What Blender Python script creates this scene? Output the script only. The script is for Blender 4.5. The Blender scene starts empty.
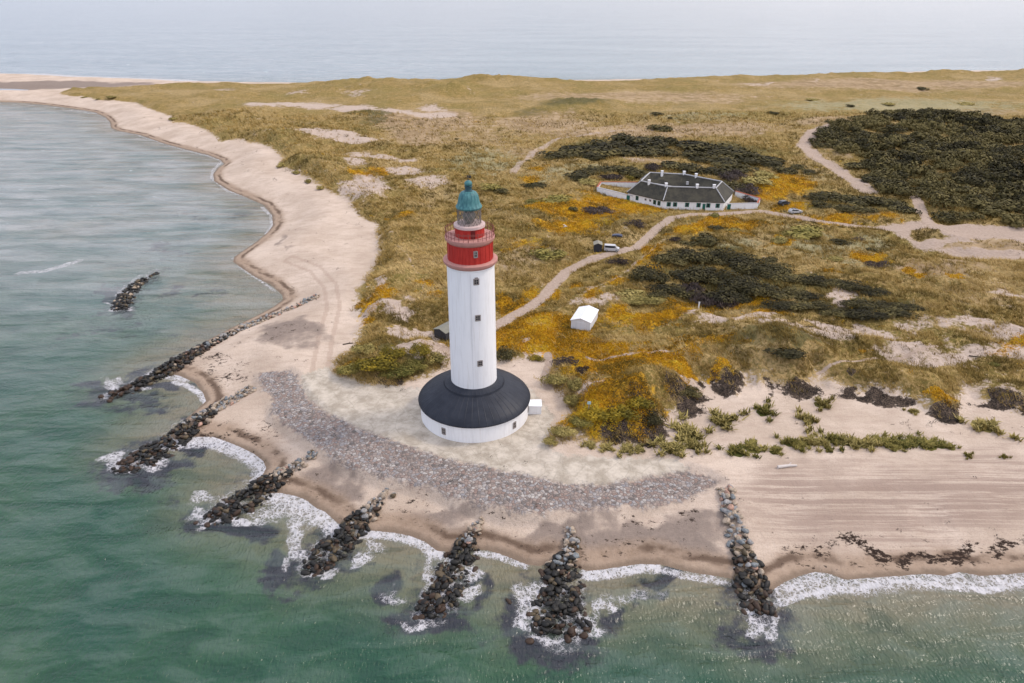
import bpy, bmesh, math, random
import numpy as np
from mathutils import Vector, Matrix
random.seed(7); rng = np.random.default_rng(11)
R = math.radians
S = bpy.context.scene
COL = S.collection

# ------------------------------------------------------------------ camera
F = 682.67; TH = R(27.3); HC = 70.6
CT, ST = math.cos(TH), math.sin(TH)
cam = bpy.data.cameras.new('camera'); cam.lens = 24.0; cam.sensor_width = 36.0
cam.clip_start = 1.0; cam.clip_end = 60000
co = bpy.data.objects.new('camera', cam); COL.objects.link(co)
co.location = (0, 0, HC); co.rotation_euler = (R(90) - TH, 0, 0)
S.camera = co

def unp(px, py, z=3.0):
    u = (px - 512) / F; v = (341.5 - py) / F
    dy = CT + v * ST; dz = -ST + v * CT
    t = (z - HC) / dz
    return (u * t, dy * t)
def ppm(y, z=3.0):                       # pixels per metre at ground distance y
    return F / (y * CT + (HC - z) * ST)
def P(pts, z=3.0):
    return np.array([unp(a, b, z) for a, b in pts])

# ------------------------------------------------------------------ numpy noise
def _h(ix, iy, s):
    n = (ix.astype(np.int64) * 374761393 + iy.astype(np.int64) * 668265263 + s * 982451653) & 0xFFFFFFFF
    n = ((n ^ (n >> 13)) * 1274126177) & 0xFFFFFFFF
    n = ((n ^ (n >> 16)) * 2246822519) & 0xFFFFFFFF
    return ((n ^ (n >> 15)) & 0xFFFFFF) / float(0xFFFFFF)
def vn(x, y, s=0):
    ix = np.floor(x); iy = np.floor(y); fx = x - ix; fy = y - iy
    fx = fx * fx * fx * (fx * (fx * 6 - 15) + 10); fy = fy * fy * fy * (fy * (fy * 6 - 15) + 10)
    a = _h(ix, iy, s); b = _h(ix + 1, iy, s); c = _h(ix, iy + 1, s); d = _h(ix + 1, iy + 1, s)
    return (a * (1 - fx) + b * fx) * (1 - fy) + (c * (1 - fx) + d * fx) * fy
def fbm(x, y, s=0, o=4):
    r = 0; a = 0.5; t = 0
    for k in range(o):
        r = r + a * vn(x * 2 ** k + 17.3 * k, y * 2 ** k - 9.1 * k, s + k); t += a; a *= 0.5
    return r / t
def ss(a, b, x):
    t = np.clip((x - a) / (b - a), 0, 1); return t * t * (3 - 2 * t)

def seg_d2(x, y, a, b):
    vx, vy = b[0] - a[0], b[1] - a[1]; wx = x - a[0]; wy = y - a[1]
    L = vx * vx + vy * vy + 1e-12
    t = np.clip((wx * vx + wy * vy) / L, 0, 1)
    return (wx - t * vx) ** 2 + (wy - t * vy) ** 2, t
def sdf(x, y, poly, M=30.0):             # + inside, clipped to +-M
    out = np.full(x.shape, -M)
    mn = poly.min(0) - M; mx = poly.max(0) + M
    k = np.nonzero((x > mn[0]) & (x < mx[0]) & (y > mn[1]) & (y < mx[1]))[0]
    if len(k) == 0: return out
    X = x[k]; Y = y[k]; d2 = np.full(X.shape, 1e12); ins = np.zeros(X.shape, bool)
    n = len(poly)
    for i in range(n):
        a = poly[i]; b = poly[(i + 1) % n]
        d, _ = seg_d2(X, Y, a, b); d2 = np.minimum(d2, d)
        if a[1] != b[1]:
            c = (a[1] > Y) != (b[1] > Y)
            ins ^= c & (X < (b[0] - a[0]) * (Y - a[1]) / (b[1] - a[1]) + a[0])
    d = np.sqrt(d2); out[k] = np.clip(np.where(ins, d, -d), -M, M)
    return out
def pline(x, y, pts, M=40.0):            # distance to a polyline
    mn = pts.min(0) - M; mx = pts.max(0) + M
    out = np.full(x.shape, M)
    k = np.nonzero((x > mn[0]) & (x < mx[0]) & (y > mn[1]) & (y < mx[1]))[0]
    if len(k) == 0: return out
    d2 = np.full(k.shape, M * M)
    for i in range(len(pts) - 1):
        d, _ = seg_d2(x[k], y[k], pts[i], pts[i + 1]); d2 = np.minimum(d2, d)
    out[k] = np.sqrt(d2); return out
_wc = {}
def warp(x, y):                          # wander of natural outlines, coarser for the large far shapes
    k = (len(x), float(x[0]), float(y[-1]))
    if k not in _wc:
        w = 1.6 + np.maximum(y, 0) / 85; s1 = 5 + np.floor(np.maximum(y, 0) / 150) * 6
        far = ss(200, 320, y)
        dx = (fbm(x / 6, y / 6, 301, 4) - .5) * (1 - far) + (fbm(x / 20, y / 24, 303, 4) - .5) * far; dy = (fbm(x / 6, y / 6, 305, 4) - .5) * (1 - far) + (fbm(x / 20, y / 24, 307, 4) - .5) * far
        _wc[k] = (dx * w * 3.2, dy * w * 3.2)
    return _wc[k]
def blobs(x, y, L, z=4.0):               # soft ellipses: (px, py, rx px, ry px[, weight[, tilt]])
    out = np.zeros(x.shape)
    wx_, wy_ = warp(x, y); x = x + wx_; y = y + wy_
    for b in L:
        cx, cy = unp(b[0], b[1], z); w = b[4] if len(b) > 4 else 1.0
        n = math.hypot(cx, cy)
        y0 = unp(b[0], b[1] + b[3], z)[1]; y1 = unp(b[0], b[1] - b[3], z)[1]
        ry = abs(y1 - y0) / 2; rx = b[2] / ppm(cy, z)
        k = np.nonzero((np.abs(x - cx) < (rx + ry) * 1.7) & (np.abs(y - cy) < (rx + ry) * 1.7))[0]
        if len(k) == 0: continue
        sh = cx / cy                      # ellipse axes follow the view ray on the ground
        dx = (x[k] - cx) - (y[k] - cy) * sh; dy = (y[k] - cy)
        if len(b) > 5: dx, dy = dx - dy * b[5] * rx / ry, dy + dx * b[5] * ry / rx * 0
        r = np.sqrt((dx / rx) ** 2 + (dy / ry) ** 2)
        out[k] = np.maximum(out[k], w * ss(1.55, 0.35, r))
    return out

# ------------------------------------------------------------------ the layout of the place (traced on the ground)
SHORE = P([(-700,70),(-400,73),(0,75),(40,75.5),(80,78),(130,79.5),(170,81),(190,82.5),(300,84),(420,84),(520,82),(640,80.5),(760,77),(900,73),(1024,71),(1500,63),
 (1900,300),(1700,545),(1300,566),(1100,570),(1024,573),(1000,575),(980,576),(960,572),(945,576),(925,574),(900,576),(870,578),(845,580),(830,574),(815,572),(800,576),(785,582),(773,590),
 (752,588),(740,581),(722,577),(700,574),(680,570),(662,565),(640,564),(620,567),(600,570),(587,571),(570,566),(548,564),(540,566),(528,565),(515,560),(500,554),(485,550),(470,549),(450,552),
 (437,551),(425,542),(410,536),(395,533),(375,531),(360,530),(345,528),(336,522),(325,512),(316,508),(306,500),(295,496),(280,493),(262,493),(250,486),(262,476),(266,468),(263,461),(254,454),(240,447),(225,441),(213,437),(190,437),(175,440),(170,436),(180,424),(195,411),(206,401),
 (203,393),(195,383),(180,376),(165,373),(158,374),(160,368),(172,360),(190,350),(210,339),(231,328),(256,316),(273,307),(283,300),(282,295),(271,285),(255,277),(243,269),(233,262),(234,257),(256,242),(268,232),(273,225),(272,215),(263.5,205),(245,197),
 (228,190),(214,181),(213,174),(218,168),(224,164),(220,160),(208,155),(188,150),(165,144),(140,135),(118,131),(111,128),(110,122),(105,117),(94,112),(68,108),(45,105),(25,103),(0,102),(-400,97),(-800,92)], 0.0)
DUNE = P([(60,92),(70,89),(100,87.5),(127,87),(150,86),(178,84),(215,83.5),(256,83.5),(300,83.5),(420,83),(640,80),(760,76),(1024,70.5),(1500,63),(1900,300),(1700,440),(1400,425),(1200,420),
 (1023,412),(1000,406),(980,400),(968,388),(962,395),(958,412),(940,416),(928,410),(913,399),(898,394),(878,392),(855,390),(830,385),(818,377),(805,392),(783,387),(768,383),(757,386),(745,378),(734,395),(719,387),(704,382),(700,395),(697,405),(677,410),(667,412),(659,425),(647,437),(632,440),(607,443),(590,440),(572,438),(549,445),(546,437),
 (554,427),(569,412),(564,400),(562,387),(552,386),(539,382),(547,370),(548,360),(540,352),(527,358),(512,360),(500,358),(460,356),(448,362),(435,372),(418,377),(396,386),(363,385),(331,375),(333,360),(356,345),(358,335),(366,322),(357,312),(358,300),(356,290),(366,277),(376,262),(380,250),(378,237),(376,222),(363,217),(353,208),(348,200),(331,192),(316,182),(306,177),(293,170),(278,166),(283,157),(271,147),
 (256,142),(250,142),(240,139),(220,140),(207,130),(185,122),(172,122),(172,116),(160,112),(145,107),(135,102),(110,100),(98,100),(85,96),(72,96),(60,94)], 3.6)
APRON = P([(302,375),(331,366),(331,375),(363,385),(396,387),(420,389),(450,375),(500,372),(530,388),(543,404),(554,418),(545,440),(549,450),(567,457),(587,457),(675,460),(687,465),(686,470),(672,471),(632,479),(607,482),(577,485),(537,477),(512,474),(481,466),(446,459),(416,449),(381,437),(356,427),(326,411),(308,397),(301,385)], 3.0)
COBBLE = P([(301,385),(296,376),(288,370),(272,369),(258,371),(258,377),(271,400),(271,412),(288,425),(311,442),(338,460),(381,477),(431,487),(456,497),(481,504),(506,510),(540,512),(612,506),(662,502),(697,493),(720,482),(707,474),(687,468),(672,471),(632,479),(607,482),(577,485),(537,477),(512,474),(481,466),(446,459),(416,449),(381,437),(356,427),(326,411),(308,397)], 2.8)
PATHS = [(P([(470,336),(497,324),(512,315),(527,307),(542,297),(552,285),(567,270),(584,261),(604,256),(622,252),(637,246),(649,235),(659,225),(672,218),(692,215),(720,214.5),(762,211.5),(788,216),(818,220),(850,224),(875,227),(918,226),(968,230),(1023,232),(1200,240)], 4), 1.7),
 (P([(928,222),(920,207),(914,200)], 4), 2.0), (P([(868,192),(852,180),(835,168),(815,160),(803,147),(813,136),(840,128)], 4), 4.0),
 (P([(512,176),(520,165),(533,152),(555,140),(600,132),(680,128)], 4), 2.2), (P([(587,357),(597,360),(619,360),(649,359),(667,357)], 4.5), 0.5),
 (P([(818,372),(828,370),(868,362),(905,355),(938,345)], 4.5), 0.45), (P([(548,352),(549,362),(545,372),(548,385)], 4), 0.9),
 (P([(450,350),(430,352),(405,355),(390,362)], 4), 0.8), (P([(584,297),(610,285),(640,262),(665,240)], 4), 0.6), (P([(400,318),(420,300),(425,285),(410,262),(395,250)], 4.5), 0.4)]
LOT = P([(880,225),(918,222),(1000,226),(1300,232),(1300,262),(1000,262),(930,250),(905,240)], 4)
SANDB = [(266,107,25,5),(306,105,30,4),(356,108,25,3),(396,112,30,4),(426,114,25,3),(436,107,12,4,.8),(326,137,30,3),(353,140,20,2),(373,156,30,4),(406,160,12,3),(366,188,22,12),(353,165,12,4),(406,172,20,4),(431,182,22,5),(345,190,10,8),
 (376,285,9,7),(376,310,10,5),(398,312,12,8),(406,335,16,9),(411,356,10,4),(426,335,12,5),(440,352,16,5),(580,300,20,8,.8),(524,337,5,4),(527,357,7,8),(540,370,8,16),(556,405,8,18),(724,325,40,5,.8),(757,325,25,4,.9),(793,335,35,7),(843,335,45,8),(918,330,25,7,.7),(968,325,30,6),(1018,332,30,8),(918,355,50,8,.8),(968,350,40,10,.9),(1018,350,30,8),(838,297,12,8),(1013,300,15,5),(684,379,16,5),(697,374,9,4),(594,395,16,8),(980,386,30,6,.7),(1010,395,25,6,.6),(640,160,30,3,.4),
 (232,90,10,2,.6),(300,92,14,2,.6),(355,94,14,2.5,.6),(432,85,9,2,.6),(465,92,4,4,.5),(760,84,9,3,.6),(997,78,8,2.5,.8),(810,81,6,2,.5),(690,326,30,4,.5),(600,306,12,5,.7),(815,352,20,3,.5)]
HEATH = [(550,330,48,14),(522,322,18,8),(524,300,14,5,.8),(540,290,10,5,.8),(572,285,12,5,.8),(594,296,10,4,.8),(590,350,40,9),(625,317,30,8,.75),(587,213,35,10,.75),(640,203,28,9,.75),(570,228,30,8,.7),(540,212,22,8,.6),(612,200,35,8,.7),(574,208,40,10,.7),(650,250,14,7,.85),(687,228,22,8,.85),(712,222,25,7,.8),(645,262,10,8,.7),(620,283,12,5,.7),(690,308,34,6,.8),(650,320,60,6,.6),(750,303,28,6,.8),(625,370,52,14,1.1),(667,367,32,9,1.1),(612,408,45,20,.95),(567,417,12,8,.8),(690,385,14,6),(720,377,8,4,.7),
 (868,259,10,3),(918,276,8,3),(955,277,10,3),(1000,349,18,6,1.1),(1022,341,12,4,1.1),(835,275,13,3,.9),(783,242,13,4,.9),(793,185,25,10,.8),(775,190,14,10,.8),(843,218,34,3,.9),(903,224,7,2,.9),(890,217,12,3,.8),(938,395,18,5),(865,357,4,2),(890,262,6,2,.8),(700,350,40,7,.5),(770,320,20,4,.6),(545,345,35,9,.95),
 (378,300,13,10,.95),(370,315,9,8,.95),(428,284,12,5,.8),(403,215,12,4,.7),(501,307,9,16,.95),(503,335,12,16,.9),(358,176,10,3,.9),(378,174,10,3,.9),(435,300,14,6,.5),(537,169,8,2.5,.8),(530,180,12,3,.6),(760,192,14,8,.6),(745,225,25,6,.7),(790,206,20,4,.7),(550,150,10,2,.3),(480,120,6,2,.3),(520,250,22,6,.35),(470,215,12,3,.5),(345,365,14,5,.6),(1006,348,12,4,1)]
LICHEN = [(840,246,60,16,.9),(800,232,35,8,.7),(570,172,40,8,.8),(545,180,30,6,.7),(896,106,140,9,.85),(700,117,60,4,.6),(485,160,40,16,.8),(830,178,20,10,.5),(740,245,30,8,.8),(880,265,40,8,.6),(560,262,30,10,.4),(540,215,25,14,.35),(960,275,30,8,.4)]
DRYB = [(660,130,140,9,.9),(430,120,70,14,.9),(420,135,50,10,.8),(540,122,60,12,.8),(900,84,200,7,.8),(640,97,160,8,.7),(830,125,60,6,.7),(820,150,40,14,.6),(980,112,60,5,.6),(500,265,60,20,.55),(540,255,40,10,.6),(940,270,60,14,.7),(980,300,60,14,.5),(1000,250,60,10,.8),(480,135,40,12,.6),(650,161,30,4,.8),(520,150,40,8,.6)]
DARKV = [(660,275,30,14,.9),(710,258,50,16,.9),(745,275,45,18,.9),(710,290,50,16,.9),(795,288,40,16,.9),(850,300,40,12,.8),(890,308,30,8,.9),(600,150,50,9,.9),(650,145,30,12,.9),(725,152,50,10,.9),(740,165,40,8,.7),(610,173,45,6,.7),(850,203,45,8,.9),(895,207,20,7,.9),(735,182,25,14,.6),(575,106,42,6,.8),(530,112,25,3,.6),(372,116,30,5,.8),(376,123,20,4,.7),(294,120,6,2),(640,112,60,4,.5),(980,112,40,5,.5),(470,150,60,12,.35),(520,218,22,12,.7),(620,215,40,14,.6),(590,230,40,8,.5),(780,350,40,9,.8),(800,357,24,6,.9),(745,352,25,8,.6),(395,360,50,16,.7),(720,400,20,6,.4),(690,105,30,4,.5),(990,88,30,2,.4),(760,106,14,3,.5),(480,205,30,10,.4),(500,355,18,10,.8),(650,120,20,3,.4)]
ROOTB = [(684,397,20,10),(645,422,18,13),(625,434,22,7),(732,384,15,8),(567,362,14,8,.8),(707,376,8,5),(798,386,17,9),(843,387,20,4),(873,391,16,4),(893,395,15,5),(940,408,23,8),(1000,402,26,5),(610,428,14,7,.7),(390,378,24,6,.7),(372,312,5,4,.3)]
WETB = [(560,540,120,11,.8),(440,528,60,12,.75),(680,547,60,12,.9),(350,505,30,10,.6),(328,482,32,18,.9),(430,512,44,9,.8),(545,528,60,9,.8),(482,528,30,9,.7),(655,532,70,15,.95),(700,520,40,9,.7),(290,335,30,18,.75),(300,345,40,10,.6),(288,240,6,9,.6),(300,450,12,5,.3),(600,520,40,9,.6),(830,470,90,8,.25),(60,86,110,3,1.0),(20,88,60,2,.8)]
WRACKB = [(778,540,14,5,.8),(800,538,14,5,.8),(822,540,12,5,.7),(853,542,24,8,1.15),(876,546,22,7,1.15),(920,546,26,8,1.15),(963,548,30,7,1.15),(1018,551,20,6,1.1),(805,540,40,6,.8),(790,558,28,1.6,.8),(985,552,14,4,.9),(940,550,30,4,.9),(1060,552,25,4,.9),(183,364,14,5,1.0),(208,364,16,6,.75),(232,375,16,6,.7),(215,384,12,4,.7),(215,427,22,6,.9),(235,432,20,6,.75),(250,436,14,6,.7),(266,430,12,7,.7),(280,433,10,5,.6),(258,445,12,3,.8),(273,327,6,3,.6),(284,336,10,3,.6),(281,345,10,3,.6),(295,341,6,3,.55),(258,322,5,3,.6),(620,536,28,2.5,.7),(690,519,8,3,.7),(590,514,30,2,.5),(650,523,40,5,.45),(410,506,18,3,.55),(495,515,20,4,.5),(420,500,8,2,.6)]

FOAM = [(P([(158,373),(172,373),(186,377)],0),2.2,1),(P([(175,382),(190,387),(200,394),(206,402)],0),.7,1),(P([(172,444),(190,441),(213,440.5),(228,445),(245,452),(258,459),(267,468),(264,478)],0),2.0,1.1),
 (P([(275,497),(295,501),(312,510),(330,520),(337,528)],0),2.0,.95),(P([(363,533),(385,533.5),(405,537),(425,544),(438,554)],0),1.1,1.1),(P([(478,553),(500,557),(525,566)],0),.7,.75),
 (P([(586,575),(600,574),(620,571),(640,567),(655,568)],0),1.0,1.15),(P([(655,568),(690,577),(722,581)],0),.8,.7),(P([(788,600),(797,596),(815,592),(835,590.5),(855,589),(880,582.5),(905,580),(930,581.5),(945,586.5),(965,588),(985,590),(1005,586),(1024,582),(1100,578),(1400,565)],0),.55,1.25),
 (P([(785,590),(800,584),(815,579),(840,583),(860,586),(900,579),(950,580),(980,583),(1010,580),(1060,578)],0),2.0,.66),
 (P([(20,273),(45,271),(62,266),(78,261)],0),1.6,.6),(P([(262,207),(271,216),(272,226),(266,234)],0),.8,.55),(P([(233,258),(244,270),(258,279),(275,291)],0),.6,.55),
 (P([(112,121),(140,136),(188,151),(208,156),(222,161),(213,170),(212,178),(228,191),(254,199)],0),1.1,.5),(P([(0,103.5),(45,106.5),(68,109.5),(94,113.5)],0),1.4,.4),(P([(-100,73),(0,74),(40,74.5),(80,77),(130,78.6),(190,81)],0),7.0,1.1),
 (P([(230,330),(255,319),(280,305)],0),.6,.5),(P([(455,560),(440,556)],0),.8,.8)]
FOAMB = [(112,384,9,6,.85),(105,391,8,4,.9),(140,389,14,4,.75),(125,380,8,4,.7),(122,455,12,9,.85),(114,466,9,4,1),(130,462,8,8,.8),(150,467,14,4,.85),(163,462,12,4,.7),(215,495,14,8,.75),(203,512,8,9,.85),(205,521,14,4,1.05),(235,523,30,4,1),(262,515,14,6,.7),
 (295,512,22,12,.82),(318,520,18,10,.85),(290,530,16,12,.78),(275,510,14,10,.75),(300,548,10,10,.8),(290,560,6,10,.7),(325,570,20,5,.75),(352,552,9,12,.75),(365,540,10,8,.7),(406,594,9,8,.5),(428,618,22,4,.8),(462,578,10,12,.8),(452,598,10,6,.85),(432,565,6,16,.7),
 (520,600,12,16,.75),(522,617,14,7,.9),(545,630,22,5,.8),(592,606,9,10,.85),(578,622,14,8,.95),(590,632,14,5,.8),(600,601,6,3,.8),(534,585,6,6,.8),(745,625,15,9,.85),(765,632,14,10,.85),(735,612,9,9,.65),(775,620,9,10,.8),(110,307,6,4,.7),(135,306,8,4,.65),(800,592,20,10,.75),(830,584,22,8,.85),(700,578,30,6,.5),(780,603,10,10,.7),(620,590,40,10,.45),(340,520,8,10,.9),(740,590,10,8,.5)]
WEEDB = [(100,392,36,9,.95),(135,402,40,8,.9),(165,386,34,7,.95),(90,404,20,6,.7),(130,470,38,20,1),(170,465,36,12,1),(200,449,26,7,1.1),(215,445,20,6,1),(110,480,20,10,.8),(150,482,40,10,.8),(230,532,40,15,.95),(205,522,20,16,.85),(180,500,20,14,.5),(300,572,45,20,.95),(350,565,24,10,.7),(280,560,20,16,.8),(400,585,16,20,.85),(430,617,50,14,.95),(470,590,15,18,.9),(400,625,30,10,.6),(545,640,60,20,.95),(605,622,12,22,.95),(505,612,14,20,.9),(655,577,38,8,1),(640,590,30,9,.75),(625,604,10,7,.6),(690,570,20,5,.8),(760,640,50,24,.95),(728,620,14,20,.75),(790,618,16,16,.75),(112,298,14,18,.8),(120,315,22,7,.8),(105,325,40,9,.55),(200,292,40,4,.7),(215,280,30,3,.5),(165,250,30,8,.6),(205,215,50,8,.45),(120,262,25,4,.5),(100,335,50,6,.55),(170,255,20,6,.6),(230,215,30,10,.45),(160,335,20,6,.5),(250,210,16,10,.5),(20,125,40,6,.35),(150,165,60,6,.4),(190,180,40,6,.4)]
SHOALB = [(386,557,30,9,.9),(410,552,24,8,.7),(225,475,34,12,.55),(200,290,60,18,.6),(240,300,40,12,.8),(170,300,40,14,.5),(190,400,20,8,.4),(660,600,14,12,.7),(690,598,25,12,.7),(720,600,18,14,.6),(620,605,14,9,.4),(340,590,60,20,.3),(880,600,60,8,.55),(840,610,50,10,.5),(920,612,80,10,.4),(495,575,20,14,.8),(510,565,20,8,.6),(140,270,60,14,.5),(60,230,80,16,.6),(100,215,70,10,.45),(60,290,60,14,.3),(660,570,40,8,.5),(300,540,30,10,.6),(550,590,30,14,.3)]
HILLS = [(451,92,15,6.5),(478,82,16,4),(505,82,14,3.5),(530,84,14,2),(430,88,14,3),(575,107,26,4.0),(600,108,16,2),(372,117,22,3.5),(395,86,28,4),(340,86,30,3),(612,404,11,3.2),(645,400,9,1.5),(670,384,8,1.6),(375,362,9,2.0),(427,356,7,1.6),(520,222,14,2),(790,346,10,2.5),(770,362,14,1.6),(880,375,16,1.2),(940,395,8,1.2),(690,345,18,1.6),(395,290,16,2.0),(400,245,18,2.5),(330,165,22,3.0),(290,140,22,3),(245,115,25,2.5),(200,103,25,2),(560,386,6,2.2),(552,377,5,1.6),(690,275,18,1.0),(760,290,18,1.0),(550,254,9,1.2),(960,165,40,3),(900,130,50,2)]
FAR_RIDGE = P([(215,84.5),(300,84),(420,83.5),(520,83),(640,81),(760,77.5),(900,74),(1024,71.7),(1500,64)], 2)
FLAT = [(-25,90,60,13,1.4,0),(682,200,30,22,4.2,250),(587,322,7,6,4.3,0),(443,337,5,4,4.0,0),(600,250,9,6,4.3,0),(795,212,8,6,4.2,0)]

GROYNES = {
 'detached': ([(157,270,3),(145,276,4),(133,285,7),(126,294,8),(122,304,7),(118,309,5)], .6, 1.0),
 'longest': ([(318,294,3),(285,307,3),(256,318,3.5),(231,329,4),(210,341,5),(190,353,7),(172,364,8),(150,376,7),(130,387,6),(108,396,5)], 2.2, .1),
 'second': ([(252,384,5),(235,394,6),(218,402,6),(200,414,7),(185,425,9),(170,438,11),(152,450,13),(138,459,12),(118,466,6)], 2.2, .1),
 'third': ([(315,449,6),(300,458,8),(285,467,9),(268,478,12),(250,490,16),(235,503,17),(220,512,12),(205,519,7)], 2.2, .1),
 'fourth': ([(391,486,5),(380,494,7),(370,504,9),(358,517,12),(345,530,14),(332,545,16),(320,558,14),(308,567,9)], 2.2, .1),
 'fifth': ([(482,512,4),(475,521,6),(468,535,10),(462,550,15),(455,565,16),(447,583,15),(438,600,16),(425,613,10)], 2.0, .1),
 'sixth': ([(568,522,6),(572,535,8),(570,550,11),(562,565,17),(560,585,20),(558,605,22),(560,622,26),(560,634,20)], 2.0, .1),
 'narrow': ([(724,490,7),(727,505,7),(733,522,8),(740,540,9),(747,560,10),(752,580,13),(755,600,14),(758,613,12)], 2.2, .1)}
TX, TY, TZ = -6.67, 103.5, 3.0           # centre of the lighthouse

def height(x, y, full=False):
    sh = sdf(x, y, SHORE, 40.0)
    du = sdf(x, y, DUNE, 30.0)
    ap = sdf(x, y, APRON, 12.0); cb = sdf(x, y, COBBLE, 12.0)
    land = 3.0 * ss(0, 20, sh + 0.5) + 0.25 * ss(0, 1.2, sh)
    land = np.where(sh < 0, np.maximum(sh * 0.22, -4.0), land)
    land = land + ss(2, 10, sh) * (fbm(x / 9, y / 9, 3, 3) - .5) * .45 * ss(-1, -6, np.maximum(ap, cb))
    far = ss(190, 330, y)
    n1 = fbm(x / 30, y / 30, 21, 4); n2 = 1 - np.abs(2 * fbm(x / 24 + 5, y / 17, 33, 3) - 1); n3 = fbm(x / 6, y / 6, 41, 3)
    up = ss(-1.5, 7, du + (fbm(x / 4, y / 4, 9, 3) - .5) * 4)
    amp = 1 - .35 * far; n4 = fbm(x / 75, y / 55, 55, 3)
    h = land + up * (0.7 + amp * (2.6 * (n1 - .42) + 2.3 * (n2 - .55) + 1.5 * (n3 - .5)) + far * 5.0 * (n4 - .48))
    crest = ss(2, 8, du) * ss(26, 8, du) * ss(-80, -20, -np.abs(x + 95)) * (x < 0) * ss(150, 190, y)
    h = h + crest * 1.8 * fbm(x / 14, y / 14, 77, 2)
    for px, py, r, hh in HILLS:
        cx, cy = unp(px, py, 4.5); d2 = ((x - cx) ** 2 + (y - cy) ** 2) / (r * r)
        h = h + up * hh * np.exp(-d2 * 1.2) * (.7 + .6 * n3)
    fr = pline(x, y, FAR_RIDGE, 60.0)
    h = h + up * 2.2 * np.exp(-(fr / 22) ** 2) * (.4 + 1.1 * n1)
    pd = np.full(x.shape, 40.0)
    for pts, w in PATHS[:1]: pd = np.minimum(pd, pline(x, y, pts, 20.0))
    k = ss(7, 1.5, pd); h = h * (1 - k) + (3.6 + .5 * (n1 - .5)) * k
    k = ss(-1.0, .6, ap); h = h * (1 - k) + 3.0 * k
    k = ss(-1.5, .5, cb); ct = np.hypot(x - TX, y - TY); h = h * (1 - k) + (3.0 - .6 * ss(17, 34, ct)) * k
    for px, py, rx, ry, z, _ in FLAT:
        cx, cy = unp(px, py, z); k = ss(1.35, .9, np.sqrt(((x - cx) / rx) ** 2 + ((y - cy) / ry) ** 2)); h = h * (1 - k) + z * k
    k = ss(11.5, 10.5, np.hypot(x - TX, y - TY)); h = h * (1 - k) + 3.0 * k
    if full: return h, sh, du, ap, cb
    return h
def hz(x, y): return float(height(np.array([x]), np.array([y]))[0])
def at(px, py):
    z = 3.5
    for _ in range(5):
        x, y = unp(px, py, z); z = .5 * z + .5 * hz(x, y)
    return Vector((x, y, hz(x, y)))

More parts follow.
